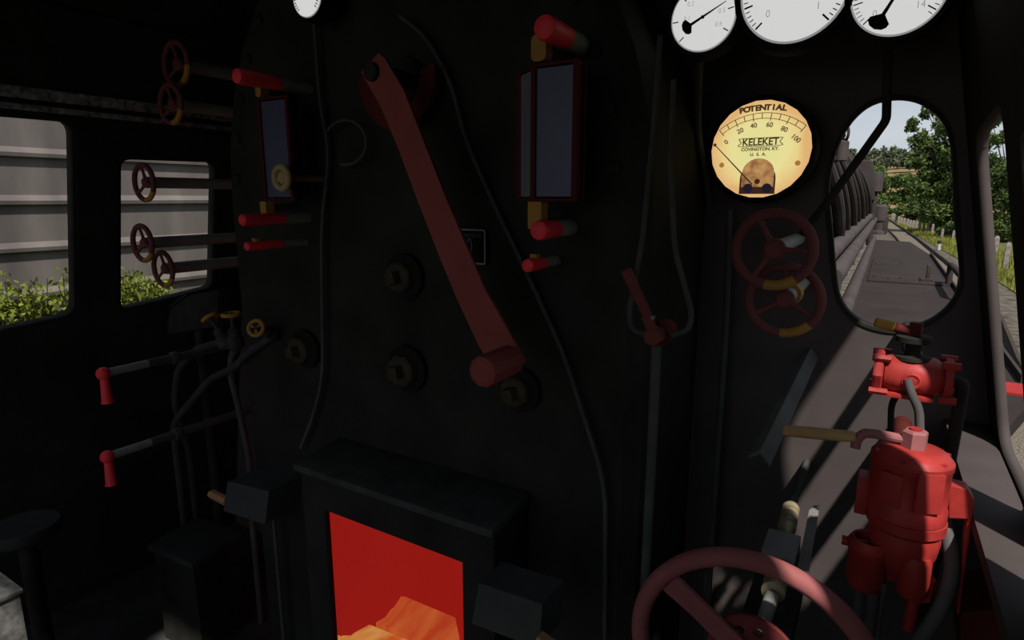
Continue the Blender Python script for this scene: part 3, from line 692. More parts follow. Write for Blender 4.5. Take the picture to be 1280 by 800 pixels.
rq = n.nodes.new('ShaderNodeValToRGB'); n.links.new(m2.outputs[0], rq.inputs[0])
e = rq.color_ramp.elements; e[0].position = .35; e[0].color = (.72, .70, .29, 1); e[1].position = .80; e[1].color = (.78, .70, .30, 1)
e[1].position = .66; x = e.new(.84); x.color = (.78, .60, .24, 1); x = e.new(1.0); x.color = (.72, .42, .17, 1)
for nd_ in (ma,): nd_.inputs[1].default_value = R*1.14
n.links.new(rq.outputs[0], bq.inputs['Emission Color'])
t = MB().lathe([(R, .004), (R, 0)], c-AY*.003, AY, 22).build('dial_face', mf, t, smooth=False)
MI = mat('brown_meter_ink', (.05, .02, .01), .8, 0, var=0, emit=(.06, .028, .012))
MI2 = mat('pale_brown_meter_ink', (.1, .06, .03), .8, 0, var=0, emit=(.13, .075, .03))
O = c-AY*.0034
strs = []
for i, ch in enumerate('POTENTIAL'):
    u = (i-4)*.105; strs.append((ch, R*u, R*(.80-.16*(u*1.1)**2)+R*.04, R*.115, -u*26, 1.15, .0011))
glyphs(strs, O, AX, AZ, 'heading', MI, t)
glyphs([(q, R*math.cos(math.radians(a))*rr+0, R*(-.62)+R*math.sin(math.radians(a))*rr, R*.10, a-90, 1, .0005) for q, a, rr in (('0', 131, 1.06), ('20', 112.5, 1.10), ('40', 98, 1.12), ('60', 82, 1.12), ('80', 66, 1.10), ('100', 50, 1.06))], O, AX, AZ, 'scale_numerals', MI2, t)
mb = MB(); sg = []
for i in range(11):
    a = math.radians(129-7.8*i); r0, r1 = (1.20, 1.36) if i % 2 == 0 else (1.24, 1.36)
    sg.append((R*r0*math.cos(a), R*(-.62)+R*r0*math.sin(a), R*r1*math.cos(a), R*(-.62)+R*r1*math.sin(a), R*.016))
for rr in (1.25, 1.36):
    for i in range(30):
        a0, a1 = math.radians(129-78*i/30), math.radians(129-78*(i+1)/30)
        sg.append((R*rr*math.cos(a0), R*(-.62)+R*rr*math.sin(a0), R*rr*math.cos(a1), R*(-.62)+R*rr*math.sin(a1), R*.013))
strokes(mb, sg, O, AX, AZ).build('scale_arc', MI, t, smooth=False)
glyphs([('KELEKET', 0, R*.15, R*.15, 0, .92, .0007)], O, AX, AZ, 'maker_name', MI, t)
mb = MB(); sg = []
w_, h_, zz = .36, .085, .15
for sgn in (-1, 1):
    sg += [(-w_*R, R*(zz+sgn*h_), w_*R, R*(zz+sgn*h_), R*.014)]
    sg += [(sgn*w_*R, R*(zz+h_), sgn*(w_+.08)*R, R*(zz+h_*.9), R*.012), (sgn*(w_+.08)*R, R*(zz+h_*.9), sgn*(w_+.02)*R, R*zz, R*.016), (sgn*(w_+.02)*R, R*zz, sgn*(w_+.09)*R, R*(zz-h_*.8), R*.016), (sgn*(w_+.09)*R, R*(zz-h_*.8), sgn*w_*R, R*(zz-h_), R*.012)]
strokes(mb, sg, O, AX, AZ).build('name_border', MI, t, smooth=False)
glyphs([('COVINGTON, KY.', 0, R*.005, R*.066, 0, 1.05, .0005), ('U.  S.  A.', -R*.03, -R*.10, R*.062, 0, 1.05, .0005)], O, AX, AZ, 'maker_town', MI2, t)
dm = [(-.36, -.92), (.36, -.92)]+[(.36*math.cos(math.radians(a)), -.60+.34*math.sin(math.radians(a))) for a in range(0, 181, 15)]
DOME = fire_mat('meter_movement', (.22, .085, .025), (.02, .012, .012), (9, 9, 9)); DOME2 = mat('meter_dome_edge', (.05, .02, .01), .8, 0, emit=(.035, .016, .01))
MB().prism([O+V((a*R, -.0006, b*R)) for a, b in dm], (0, .0004, 0)).build('movement_edge', DOME2, t, smooth=False)
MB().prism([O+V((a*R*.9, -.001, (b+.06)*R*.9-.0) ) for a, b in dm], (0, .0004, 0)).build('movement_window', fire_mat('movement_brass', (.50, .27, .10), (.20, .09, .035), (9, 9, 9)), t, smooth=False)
for a, b, r in ((-.18, -.80, .10), (.20, -.80, .10), (0, -.66, .055), (-.05, -.84, .05)):
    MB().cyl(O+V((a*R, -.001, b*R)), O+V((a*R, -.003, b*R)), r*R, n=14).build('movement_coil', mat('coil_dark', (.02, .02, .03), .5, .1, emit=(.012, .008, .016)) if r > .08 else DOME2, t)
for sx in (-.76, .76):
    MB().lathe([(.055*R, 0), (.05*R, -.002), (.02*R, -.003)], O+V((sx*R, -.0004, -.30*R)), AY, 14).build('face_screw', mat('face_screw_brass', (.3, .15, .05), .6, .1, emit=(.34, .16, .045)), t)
d0 = V((-.10*R, -.002, -.72*R)); d1 = V((-.93*R, -.002, .13*R))
MB().tube([O+d0, O+d1], [.018*R, .010*R], 6).build('needle', MI, vm)
MB().cyl(O+d1+AY*.001, O+d1-AY*.001, .035*R, n=10).build('needle_tip', MI, vm.children[-1])

# ------------------------------------------------------------------ driver's brake valve (large, red)
YV = 1.23
c = PY(1136, 600, YV); s = scl(c); k = s*756/900            # metres per pixel across
kx = (PY(1192, 610, YV).x-PY(1084, 610, YV).x)/2
zt, zb = PY(1138, 566, YV).z, PY(1138, 640, YV).z
bv = thing('brake_valve', 'large red brake valve with stepped body and pinkish handle on top, beside the right window', 'valve', (c.x, YV, PY(1168, 768, YV).z))
cx, H = c.x, zt-zb
MB().lathe([(kx*.55, .012), (kx*.80, .008), (kx*.93, 0), (kx, -.006), (kx, -H*.15), (kx*.965, -H*.18), (kx*.965, -H*.8), (kx*1.0, -H*.84), (kx*1.0, -H*1.02), (kx*.8, -H*1.1)], (cx, YV, zt), AZ, 40).build('valve_drum', RED_VALVE, bv); drum = bv.children[-1]
MB().ring((cx, YV, zt+.003), AZ, kx*.72, .003, n=36, m=8).build('cover_ring', RED_VALVE, drum)
for i in range(6):
    an = math.radians(20+60*i); p = V((cx+kx*.86*math.cos(an), YV+kx*.86*math.sin(an), zt-.001))
    MB().lathe([(.006, 0), (.006, .005)], p, AZ, 6).build('cover_bolt', RED_VALVE, drum, smooth=False)
# raised maker's pad and side seam on the drum
MB().box((cx-kx*.42, YV-kx*.86, zt-H*.47), (kx*.26, kx*.10, H*.27), Matrix.Rotation(math.radians(-24), 3, 'Z')).build('name_pad', RED_VALVE, bv, bevel=.002)
MB().box((cx+kx*.42, YV-kx*.86, zt-H*.42), (kx*.34, kx*.08, H*.32), Matrix.Rotation(math.radians(26), 3, 'Z')).build('cover_plate', RED_VALVE, bv, bevel=.002)
# lower stepped bowl
zb2 = PY(1138, 752, YV).z; h2 = zb-zb2
MB().lathe([(kx*.80, 0), (kx*.98, -h2*.03), (kx*.98, -h2*.13), (kx*.86, -h2*.17), (kx*.90, -h2*.25), (kx*.84, -h2*.42), (kx*.66, -h2*.60), (kx*.55, -h2*.66)], (cx+kx*.05, YV, zb), AZ, 36).build('valve_bowl', RED_VALVE, bv)
MB().lathe([(kx*.34, 0), (kx*.40, -.01), (kx*.40, -h2*.40), (kx*.30, -h2*.46)], (cx+kx*.38, YV-kx*.50, zb-h2*.36), AZ, 20).build('port_boss', RED_VALVE, bv)
MB().lathe([(kx*.46, 0), (kx*.50, -.006), (kx*.48, -h2*.20), (kx*.36, -h2*.24)], (cx+kx*.50, YV-kx*.1, zb-h2*.66), AZ, 8).build('union_nut', RED_VALVE, bv, smooth=False)
MB().cyl((cx+kx*.50, YV-kx*.1, zb-h2*.85), (cx+kx*.48, YV-kx*.1, zb-h2*1.30), kx*.17, n=14).build('stem', RED_VALVE, bv)
# left side flange with a cup
a = PY(1076, 618, YV); MB().box((cx-kx*1.08, YV+.005, zb+H*.15), (kx*.16, kx*.3, H*.34)).build('side_flange', RED_VALVE, bv, bevel=.004)
a = PY(1088, 672, YV-.02); kc = (PY(1118, 690, YV-.02).x-PY(1060, 690, YV-.02).x)/2
MB().lathe([(kc*.62, -.012), (kc*.70, -.001), (kc*.84, 0), (kc, -.010), (kc, -.022), (kc*.92, -.028), (kc*.92, -.085), (kc*.7, -.10)], (a.x, a.y, a.z), AZ, 28).build('filter_cup', RED_VALVE, bv)
MB().box(((a.x+cx)/2, YV-.01, a.z-.05), (abs(cx-a.x)/2, .018, .022)).build('cup_arm', RED_VALVE, bv, bevel=.004)
MB().cyl((a.x-kc*1.25, a.y, a.z-.018), (a.x, a.y, a.z-.018), kc*.25, n=10).build('cup_lug', RED_VALVE, bv)
# right-hand hanger bracket
o = [(1186, 606), (1210, 612), (1218, 626), (1214, 660), (1206, 716), (1199, 768), (1196, 768), (1207, 660), (1210, 649), (1186, 648)]
MB().prism([PY(x, y, YV+.005) for x, y in o], (0, .035, 0)).build('hanger_bracket', RED_VALVE, bv, smooth=False, bevel=.002)
# handle: boss, bent arm, tan grip
hz = PY(1135, 548, YV).z
hb = MB().lathe([(.020, 0), (.0205, .004), (.0205, .036), (.016, .040)], (cx, YV, zt+.004), AZ, 6, ph=.3).build('handle_boss', PINK, bv, smooth=False)
MB().cyl((cx, YV, zt+.04), (cx, YV, zt+.047), .010, n=12).build('handle_nut', RED_VALVE, hb)
pa = [PY(1124, 548, YV), PY(1098, 543, YV), PY(1080, 541, YV), PY(1071, 549, YV-.004), PY(1069, 560, YV-.006)]
MB().tube(bent([V((cx-.01, YV, pa[0].z))]+pa[1:], .02), [.0085]*len(bent([pa[0]]+pa[1:], .02)), 10).build('handle_arm', PINK, bv)
a, b = PY(1069, 546, YV-.005), PY(978, 538, YV-.02)
MB().tube([a, a+(b-a)*.03, a+(b-a)*.5, b-(b-a)*.03, b], [.008, .0105, .0115, .0105, .007], 14).build('handle_grip', TAN, bv)
# mounting pedestal behind
MB().cyl((cx+kx*.1, YV+kx*.5, zb-.02), (cx+kx*.1, YB-.001, zb-.02), .022, n=16).build('mounting_pipe', RED_DK, bv)

# ------------------------------------------------------------------ upper brake valve
YU = 1.31
c = PY(1136, 468, YU); s = scl(c); Q = lambda x, y, y_=YU: PY(x, y, y_)
uv = thing('straight_brake_valve', 'smaller red brake valve with black neck, above the large red valve', 'valve', c)
xa, xb = Q(1100, 470).x, Q(1180, 470).x; rz = (Q(1136, 446).z-Q(1136, 495).z)/2
MB().lathe([(rz*.6, 0), (rz*.85, .006), (rz*.98, .02), (rz, (xb-xa)*.5), (rz*.95, (xb-xa)*.85), (rz*.7, xb-xa)], (xa, YU, c.z), AX, 24).build('valve_body', RED_VALVE, uv)
MB().box((c.x, YU-rz*.2, c.z-rz*.95), ((xb-xa)*.42, rz*.7, rz*.12)).build('base_pad', RED_VALVE, uv, bevel=.002)
MB().lathe([(rz*1.08, 0), (rz*1.12, .004), (rz*1.12, .013), (rz*1.0, .016)], (xa-.012, YU, c.z), AX, 8).build('end_flange', RED_VALVE, uv, smooth=False)
for sx in (-1, 1):
    for sz in (-1, 1):
        MB().cyl((xa-.016, YU+sx*rz*.8, c.z+sz*rz*.85), (xa+.014, YU+sx*rz*.8, c.z+sz*rz*.85), .0068, n=6).build('flange_bolt', RED_VALVE, uv, smooth=False)
        MB().cyl((xb-.006, YU+sx*rz*.8, c.z+sz*rz*.85), (xb+.02, YU+sx*rz*.8, c.z+sz*rz*.85), .0068, n=6).build('flange_bolt', RED_VALVE, uv, smooth=False)
MB().lathe([(rz*1.05, 0), (rz*1.05, .012)], (xb, YU, c.z), AX, 8).build('end_flange', RED_VALVE, uv, smooth=False)
MB().ring((c.x+.004, YU-rz*.93, c.z-rz*.1), AY, rz*.34, .004, n=20, m=8).build('port_ring', RED_VALVE, uv)
zt_ = Q(1140, 446).z; zn = Q(1140, 425).z; zh = Q(1140, 416).z
nx = Q(1141, 440).x
MB().lathe([(.030, 0), (.030, .006), (.013, .008), (.013, zn-zt_)], (nx, YU, zt_-.004), AZ, 18).build('neck', BLACK2, uv)
MB().lathe([(.026, 0), (.030, .002), (.030, .011), (.026, .013)], (nx, YU, zn-.004), AZ, 20).build('stop_disc', BLACK2, uv)
MB().lathe([(.014, 0), (.014, .024)], (nx, YU, zn+.009), AZ, 4, ph=.6).build('handle_square', RED_DK, uv, smooth=False, bevel=.002)
a, b = V((nx-.008, YU, zn+.016)), Q(1093, 402)
b.z = max(b.z, zn+.016)
MB().cyl(a, a+(b-a)*.45, .009, n=12).build('handle_root', RED_DK, uv)
MB().tube([a+(b-a)*.40, a+(b-a)*.45, b-(b-a)*.05, b], [.008, .0095, .0095, .006], 14).build('handle_grip', YELLOW, uv)
MB().cyl((c.x+.01, YU+rz*.5, c.z), (c.x+.01, YB-.001, c.z), .018, n=14).build('mounting_pipe', BLACK2, uv)
e0 = V((xb+.012, YU, c.z-.002)); e1 = Q(1204, 481); e1.z = c.z-.004; e1.x = min(e1.x, wall_x(e1.z)-.03)
tag(MB().tube(bent([e0, e1, V((e1.x-.004, YU, PY(1196, 610, YU).z)), V((e1.x-.004, YU, .9))], .02), .0105, 12).build('air_pipe', BLACK2), 'black pipe bending down from the right end of the upper brake valve', 'pipe')
GP = mat('grey_tube', (.075, .068, .066), .6, .15)  # one even grey for the thin tubes and rod
tag(MB().tube(bent([PY(1134, 474, YU-.035), PY(1139, 492, YU-.04), PY(1149, 512, YU-.04), PY(1150, 555, YU-.04), PY(1150, 640, YU+.1)], .03), .0075, 12).build('air_pipe', GP), 'slim grey pipe running down between the two red brake valves', 'pipe')
tag(MB().tube(bent([PY(1122, 492, YU+.03), PY(1114, 506, YU+.05), PY(1112, 600, YU+.1)], .02), .006, 10).build('air_pipe', BLACK2), 'thin black pipe below the left of the upper brake valve', 'pipe')
# hose and fittings under the large valve
tag(MB().tube(arc([PY(1176, 640, YV+.05), PY(1190, 700, YV+.01), PY(1180, 750, YV-.02), PY(1150, 800, YV-.05), PY(1110, 860, YV-.06)]), .0125, 14).build('air_hose', mat('grey_rubber_hose', (.085, .08, .08), .65, .1)), 'grey curved rubber hose beside the stem of the large red valve', 'hose')
for (x, y0, y1, r, lb) in ((1075, 745, 772, .012, 'left one of two short pale pipe ends under the red cup'), (1092, 745, 772, .012, 'right one of two short pale pipe ends under the red cup')):
    a, b = PY(x, y0, YV-.02), PY(x, y1, YV-.02); tag(MB().cyl((a.x, a.y, a.z+.04), (a.x, a.y, b.z-.25), r, n=12).build('pipe_end', GP), lb, 'pipe', 'pipe ends under the cup')
a, b = PY(1106, 730, YV-.06), PY(1105, 790, YV-.06); tag(MB().cyl(a, (a.x, a.y, .6), .0042, n=8).build('thin_rod', GP), 'thin pale upright rod right of the short pipe ends', 'rod')
q = [PY(1200, 766, 1.35), PY(1250, 762, 1.35), PY(1262, 830, 1.35), PY(1200, 830, 1.35)]
o = tag(MB().prism([V((min(p.x, wall_x(p.z)-.02), p.y, p.z)) for p in q], (0, .16, 0)).build('switch_box', RED_DK, bevel=.004, smooth=False), 'dark red box low in the right corner under the armrest', 'box')

# ------------------------------------------------------------------ grey angle bar
a0, a1 = PY(1014, 436, 1.78), None
n0 = PY(950, 573, 1.33)
w0, w1 = .5*(PY(1023, 436, 1.78)-PY(1006, 433, 1.78)).length, .5*(PY(963, 580, 1.33)-PY(937, 570, 1.33)).length
t0_ = PY(1016, 434, 1.79); t1_ = V((t0_.x, 1.35, t0_.z))
sec = lambda p, w_: [p+V((-w_*1.15, 0, -.012)), p+V((0, 0, .006)), p+V((w_*1.15, 0, -.022)), p+V((w_*1.1, 0, -.028)), p+V((0, 0, -.002)), p+V((-w_*1.1, 0, -.018))]
ab = MB().loft([sec(PY(950, 566, 1.33), .020), sec(PY(1014, 436, 1.79), .017)])
tag(ab.build('angle_bar', IRON if False else mat('angle_bar_grey', (.11, .11, .103), .7, .08), smooth=False), 'long grey angle-iron bar running forward to the bulkhead, left of the tan brake handle', 'bar')

# ------------------------------------------------------------------ reversing gear: wheel, screw, guide bar
YW = 1.0
P0, P1, P2 = PY(785, 800, YW), PY(920, 683, YW), PY(1085, 800, YW)
pts2 = [(p.x, p.z) for p in (PY(786, 800, YW), PY(816, 728, YW), PY(860, 695, YW), PY(920, 682, YW), PY(990, 700, YW), PY(1045, 744, YW), PY(1083, 796, YW))]
A = np.array([[2*x, 2*z, 1] for x, z in pts2]); bb = np.array([x*x+z*z for x, z in pts2]); sol = np.linalg.lstsq(A, bb, rcond=None)[0]
wc = V((sol[0], YW, sol[1])); WR = math.sqrt(sol[2]+sol[0]**2+sol[1]**2)
rw = thing('reversing_wheel', 'large maroon spoked handwheel at the bottom edge with a patch of sun on its rim', 'handwheel', wc)
RW = mat('reverser_red_paint', (.26, .082, .080), .65, .12, var=.12, scale=10)
tr = .0165
MB().ring(wc, AY, WR-tr, tr, n=72, m=14).build('rim', RW, rw)
for k in range(3):
    an = math.radians(27+118*k); d = AX*math.cos(an)+AZ*math.sin(an); n_ = V((-d.z, 0, d.x))
    MB().loft([[wc+d*r_+n_*w_+AY*(y_+.012), wc+d*r_-n_*w_+AY*(y_+.012), wc+d*r_-n_*w_+AY*(y_+.022), wc+d*r_+n_*w_+AY*(y_+.022)] for r_, w_, y_ in ((.022, .021, -.002), (WR*.55, .019, -.006), (WR-tr, .022, -.012))]).build('spoke', RW, rw, smooth=False, bevel=.002)
hub = MB()
hh = [[(.012*math.cos(math.radians(a))*.75+.052*math.cos(math.radians(h)), .009*math.sin(math.radians(a))+.052*math.sin(math.radians(h))) for a in range(0, 360, 30)] for h in range(10, 370, 36)]
panel('hub_plate', [(.078*math.cos(math.radians(a)), .078*math.sin(math.radians(a))) for a in range(0, 360, 8)], hh, .01, wc+AY*.030, AX, AZ, RED_DK if False else mat('hub_red', (.15, .03, .03), .7, .1), rw)
MB().lathe([(.020, -.012), (.026, -.006), (.034, .005), (.036, .03)], wc, AY, 24).build('hub_cap', RW, rw)
sx_ = MB()
scr_c = PY(968, 735, 1.10)
ax0 = V((wc.x, YW, wc.z))
# the screw lies forward of the wheel
rs = thing('reverser_screw', 'brass threaded reversing screw with a grey block, behind the large handwheel', 'screw', PY(987, 650, 1.38))
f0, f1 = PY(989, 634, 1.50), PY(966, 742, 1.12)
f1 = V((f0.x, f1.y, f0.z)) if False else f1
dv = (f0-f1).normalized(); Ln = (f0-f1).length; r0 = .0185
prof = [(r0*.6, 0), (r0*1.15, .004), (r0*1.15, .05), (r0*.95, .054)]
prof += [(r0*.85, Ln*.52)]
for i in range(5): h = Ln*(.70+.062*i); prof += [(r0*.88, h), (r0*1.05, h+Ln*.012), (r0*1.05, h+Ln*.034), (r0*.88, h+Ln*.046)]
prof += [(r0*.8, Ln)]
MB().lathe(prof, f1, dv, 18).build('threaded_shaft', BRASS, rs)
MB().cyl(f0, V((f0.x+.004, YB-.001, f0.z)), .010, n=12).build('shaft_end', PIPE, rs)
bx = PY(976, 690, 1.27)
MB().box(bx, (.032, .045, .024)).build('nut_block', mat('nut_block_grey', (.20, .20, .195), .6, .12), rs, bevel=.003)
MB().cyl(f1, wc+AY*.04, .013, n=12).build('shaft_near', STEEL, rs)
g0, g1 = PY(1019, 630, 1.52), PY(1005, 706, 1.22)
dg = g0-g1; nn = V((1, 0, 0)); uu = V((0, 0, 1))
tag(MB().loft([[g1+nn*a+uu*b for a, b in ((-.010, 0), (.010, 0), (.010, -.012), (-.010, -.012))], [g1+dg*.86+nn*a+uu*b for a, b in ((-.010, 0), (.010, 0), (.010, -.012), (-.010, -.012))], [g0+nn*a+uu*b for a, b in ((-.002, -.004), (.010, 0), (.010, -.012), (-.002, -.012))]]).build('guide_bar', mat('guide_bar_grey', (.20, .19, .18), .6, .12), smooth=False), 'flat grey pointer bar lying right of the brass screw', 'bar')
# reverser stand carrying the screw
q = PY(925, 742, 1.16)
st = thing('reverser_stand', 'dark iron stand behind the large handwheel', 'stand', (wc.x, 1.2, 0))
MB().prism([V((wc.x-.09, 1.06, .002)), V((wc.x+.10, 1.06, .002)), V((wc.x+.06, 1.06, wc.z-.02)), V((wc.x-.06, 1.06, wc.z-.02))], (0, .05, 0)).build('stand_plate', BLACK2, st, bevel=.004)
MB().box((wc.x, 1.24, wc.z-.07), (.05, .14, .025)).build('stand_bed', IRON, st, bevel=.004)

# ------------------------------------------------------------------ outside: ground, boiler, running board
GZ = -1.6
GRAVEL = mat('grey_brown_gravel', (.055, .050, .045), .95, .05, var=.55, scale=14, bump=.6)
BALLAST = mat('pale_ballast', (.125, .105, .08), .95, .05, var=.6, scale=30, bump=.8)
GRASSG = mat('dry_verge_soil', (.085, .095, .032), .95, .02, var=.4, scale=3)
FIELD = mat('ochre_meadow', (.16, .11, .045), .95, .02, var=.25, scale=.08)
mb = MB()
xs = [-60, -20, 0, 2, 4, 8, 20, 60, 160]; ys = [-40, -10, 0, 10, 20, 40, 80, 150, 230, 320, 420, 560]
def hz_(x, y):
    if y < 140: return GZ
    t = min(1, (y-140)/200.0); t = t*t*(3-2*t); return GZ+t*(15+3.0*math.sin(x*.03+1)) 
mb.add([(x, y, hz_(x, y)) for y in ys for x in xs], [(j*len(xs)+i, j*len(xs)+i+1, (j+1)*len(xs)+i+1, (j+1)*len(xs)+i) for j in range(len(ys)-1) for i in range(len(xs)-1)])
gm = mat('ground_mix', (.085, .073, .057), .95, .03, var=.5, scale=3)
n = gm.node_tree; b = n.nodes['Principled BSDF']
geo = n.nodes.new('ShaderNodeNewGeometry'); sp_ = n.nodes.new('ShaderNodeSeparateXYZ'); n.links.new(geo.outputs['Position'], sp_.inputs[0])
mr = n.nodes.new('ShaderNodeMapRange'); mr.inputs[1].default_value = 120; mr.inputs[2].default_value = 150; n.links.new(sp_.outputs['Y'], mr.inputs[0])
mxn = n.nodes.new('ShaderNodeMixRGB'); n.links.new(mr.outputs[0], mxn.inputs[0])
old = b.inputs['Base Color'].links[0].from_socket; n.links.new(old, mxn.inputs[1]); mxn.inputs[2].default_value = (.19, .135, .065, 1); n.links.new(mxn.outputs[0], b.inputs['Base Color'])
tag(mb.build('ground', gm), kind='structure')
# curving lines: distance Y -> X
def curve_x(y, x0): return x0+0.0*y if y < 10 else x0+.055*(min(y, 62)-10)-.016*max(0, y-62)*1.3
def strip(name, xa, xb, z, m, y0=-12, y1=140, h=.0, steps=60):
    mb = MB(); vs = []
    for i in range(steps+1):
        y = y0+(y1-y0)*i/steps; vs += [(xa(y), y, z), (xb(y), y, z)]
    mb.add(vs, [(2*i, 2*i+1, 2*i+3, 2*i+2) for i in range(steps)]); return mb.build(name, m)
def interp(tab):
    Y_, X_ = [t[0] for t in tab], [t[1] for t in tab]; return lambda y: float(np.interp(y, Y_, X_))
FEN = interp([(-12, 5.4), (37, 5.35), (45, 5.1), (61, 4.5), (70, 3.9), (90, 2.7), (110, 1.6), (140, .4)])
VER = interp([(-12, 4.3), (25, 4.25), (33, 4.05), (48, 3.3), (70, 2.2), (100, .9), (140, -.6)])
tag(strip('grass_verge', VER, lambda y: FEN(y)+9, GZ+.03, GRASSG), kind='structure')
RAIL = mat('rusty_rail_steel', (.045, .034, .028), .85, .05, var=.3, scale=8)
TRK = interp([(-12, 1.9), (14, 2.45), (22, 3.0), (36, 2.9), (60, 2.2), (100, .6), (140, -1)])
tag(strip('ballast_bed', lambda y: TRK(y)-1.6, lambda y: TRK(y)-.12, GZ+.035, BALLAST), kind='structure')
for dx, lb in ((0, 'nearer running rail of the neighbouring track, right of the cab'), (-1.45, 'further running rail of the neighbouring track, close beside the engine')):
    loops = []
    for i in range(61):
        y = -12+150*i/60; x = TRK(y)+dx; loops.append([V((x+a, y, GZ+.04+b)) for a, b in ((-.07, 0), (.07, 0), (.07, .02), (.012, .04), (.012, .11), (.036, .12), (.036, .16), (-.036, .16), (-.036, .12), (-.012, .11), (-.012, .04), (-.07, .02))])
    tag(MB().loft(loops).build('rail', RAIL, smooth=False), lb, 'rail')
# grass tufts on the verge: one stuff object
rng = np.random.default_rng(3)
def blades(n, pos, h, wd, m, name):
    vs, fs = [], []
    for i in range(n):
        x, y, z = pos(); hh = h*rng.uniform(.5, 1.25); an = rng.uniform(0, 6.28); ca, sa = math.cos(an)*wd/2, math.sin(an)*wd/2; lx, ly = rng.normal(0, hh*.25, 2)
        k = len(vs); vs += [(x-ca, y-sa, z), (x+ca, y+sa, z), (x+lx, y+ly, z+hh)]; fs.append((k, k+1, k+2))
    me = bpy.data.meshes.new(name); me.from_pydata(vs, [], fs); me.materials.append(m); o = bpy.data.objects.new(name, me); C.objects.link(o); return o
GRB = mat('yellow_green_grass', (.145, .15, .03), .85, .05, var=.45, scale=1.5)
def vpos():
    y = 20+115*rng.random()**1.3; a, b = VER(y), FEN(y)+1.4; return a+(b-a)*rng.random(), y, GZ+.03
tag(blades(16000, vpos, .30, .05, GRB, 'verge_grass'), 'yellow-green long grass on the verge along the fence', 'grass', kind='stuff')
# fence posts
POSTM = mat('pale_weathered_post', (.20, .17, .15), .9, .05, var=.3, scale=6, bump=.3)
posts = [(1256, 336, 33), (1243, 320, 25), (1191, 300, 12), (1177, 299, 13)]
posts += [(1165, 293, 13), (1159.5, 291, 12), (1154, 290, 12), (1149, 288.5, 11), (1145, 287, 11), (1141, 286, 10.5), (1137.5, 285, 10), (1134, 283.5, 10), (1130, 282, 9.5), (1126.5, 281, 9), (1123, 279.5, 9), (1120, 278, 9), (1117.5, 276.5, 9), (1115.5, 274.5, 8)]
ordn = ['nearest', 'second', 'third', 'fourth', 'fifth', 'sixth', 'seventh', 'eighth', 'ninth', 'tenth', 'eleventh', 'twelfth', 'thirteenth', 'fourteenth', 'fifteenth', 'sixteenth', 'seventeenth', 'farthest']
for i, (x, y, h) in enumerate(posts):
    p = PZ(x, y, GZ+.02); s = scl(p); p.z = GZ+.02; w_ = 1.35*s if i > 1 else 2.6*s; hh = h*s*1.0
    o = MB().loft([[V((p.x+a*w_*k, p.y+b*w_*k, z)) for a, b in ((-1, -1), (1, -1), (1, 1), (-1, 1))] for k, z in ((1, p.z-.0), (.95, p.z+hh*.88), (.55, p.z+hh))]).build('fence_post', POSTM, smooth=False)
    tag(o, 'weathered pale fence post on the grassy verge, '+ordn[i]+(' of the row' if i in (0, 17) else ' of the row from the near end'), 'fence post', 'fence posts along the verge')
# small black-topped lineside marker
p = PZ(1173, 313, GZ); s = scl(p); t = thing('lineside_marker', 'small white lineside marker post with black cap by the verge', 'marker', (p.x, p.y, GZ+.03))
MB().lathe([(2.0*s, 0), (2.0*s, 7.5*s), (1.4*s, 8*s)], (p.x, p.y, GZ+.03), AZ, 12).build('post', mat('white_marker_paint', (.36, .36, .35), .8, .1), t)
MB().lathe([(2.4*s, 0), (2.4*s, 3*s), (1*s, 4*s)], (p.x, p.y, GZ+.03+8*s), AZ, 12).build('cap', BLACK2, t)
# locomotive boiler and fittings ahead of the cab
SOOT = mat('weathered_boiler_paint', (.040, .032, .030), .85, .08, var=.25, scale=3)
SOOT2 = mat('weathered_pipe_paint', (.055, .045, .043), .8, .08, var=.2, scale=5)
bx_, bz_, br_ = -1.17, 1.60, .90
t = thing('locomotive_boiler', 'long weathered dark boiler barrel stretching ahead of the cab', 'boiler', (bx_, 2, bz_))
MB().lathe([(br_*.98, 0), (br_, .03), (br_, 3.2), (br_*.97, 3.25), (br_*.97, 9.6)], (bx_, 1.9, bz_), AY, 64).build('cladding', SOOT, t)
for i, y in enumerate((2.6, 3.6, 4.8, 6.0, 7.2, 8.6, 10.2)):
    r = br_ if y < 5.1 else br_*.97
    MB().lathe([(r+.002, 0), (r+.012, .006), (r+.012, .05), (r+.002, .056)], (bx_, y, bz_), AY, 64).build('boiler_band', SOOT2, t)
MB().lathe([(br_*1.0, 0), (br_*1.04, .02), (br_*1.04, 1.4), (br_*.9, 1.5)], (bx_, 11.4, bz_), AY, 64).build('smokebox', SOOT, t)
def on_boiler(ang, y, off=0): a = math.radians(ang); return V((bx_+(br_+off)*math.cos(a), y, bz_+(br_+off)*math.sin(a)))
# steam pipes running down the flank
desc = ['nearest', 'second', 'third', 'fourth', 'fifth', 'sixth', 'seventh']
for i, y in enumerate((2.2, 2.75, 3.4, 4.1, 4.9, 5.9, 7.0)):
    pts = [on_boiler(a, y+2.1*(66-a)/84*(1+.10*i), .045) for a in range(66, -8, -4)]
    pts += [pts[-1]+V((.01, .02, -.10)), pts[-1]+V((.01, .02, -.28))]
    tag(MB().tube(pts, .032 if i % 2 == 0 else .024, 10).build('sand_pipe', SOOT2), 'steam pipe curving down the boiler flank, '+desc[i]+' from the cab', 'pipe', 'pipes down the boiler flank')
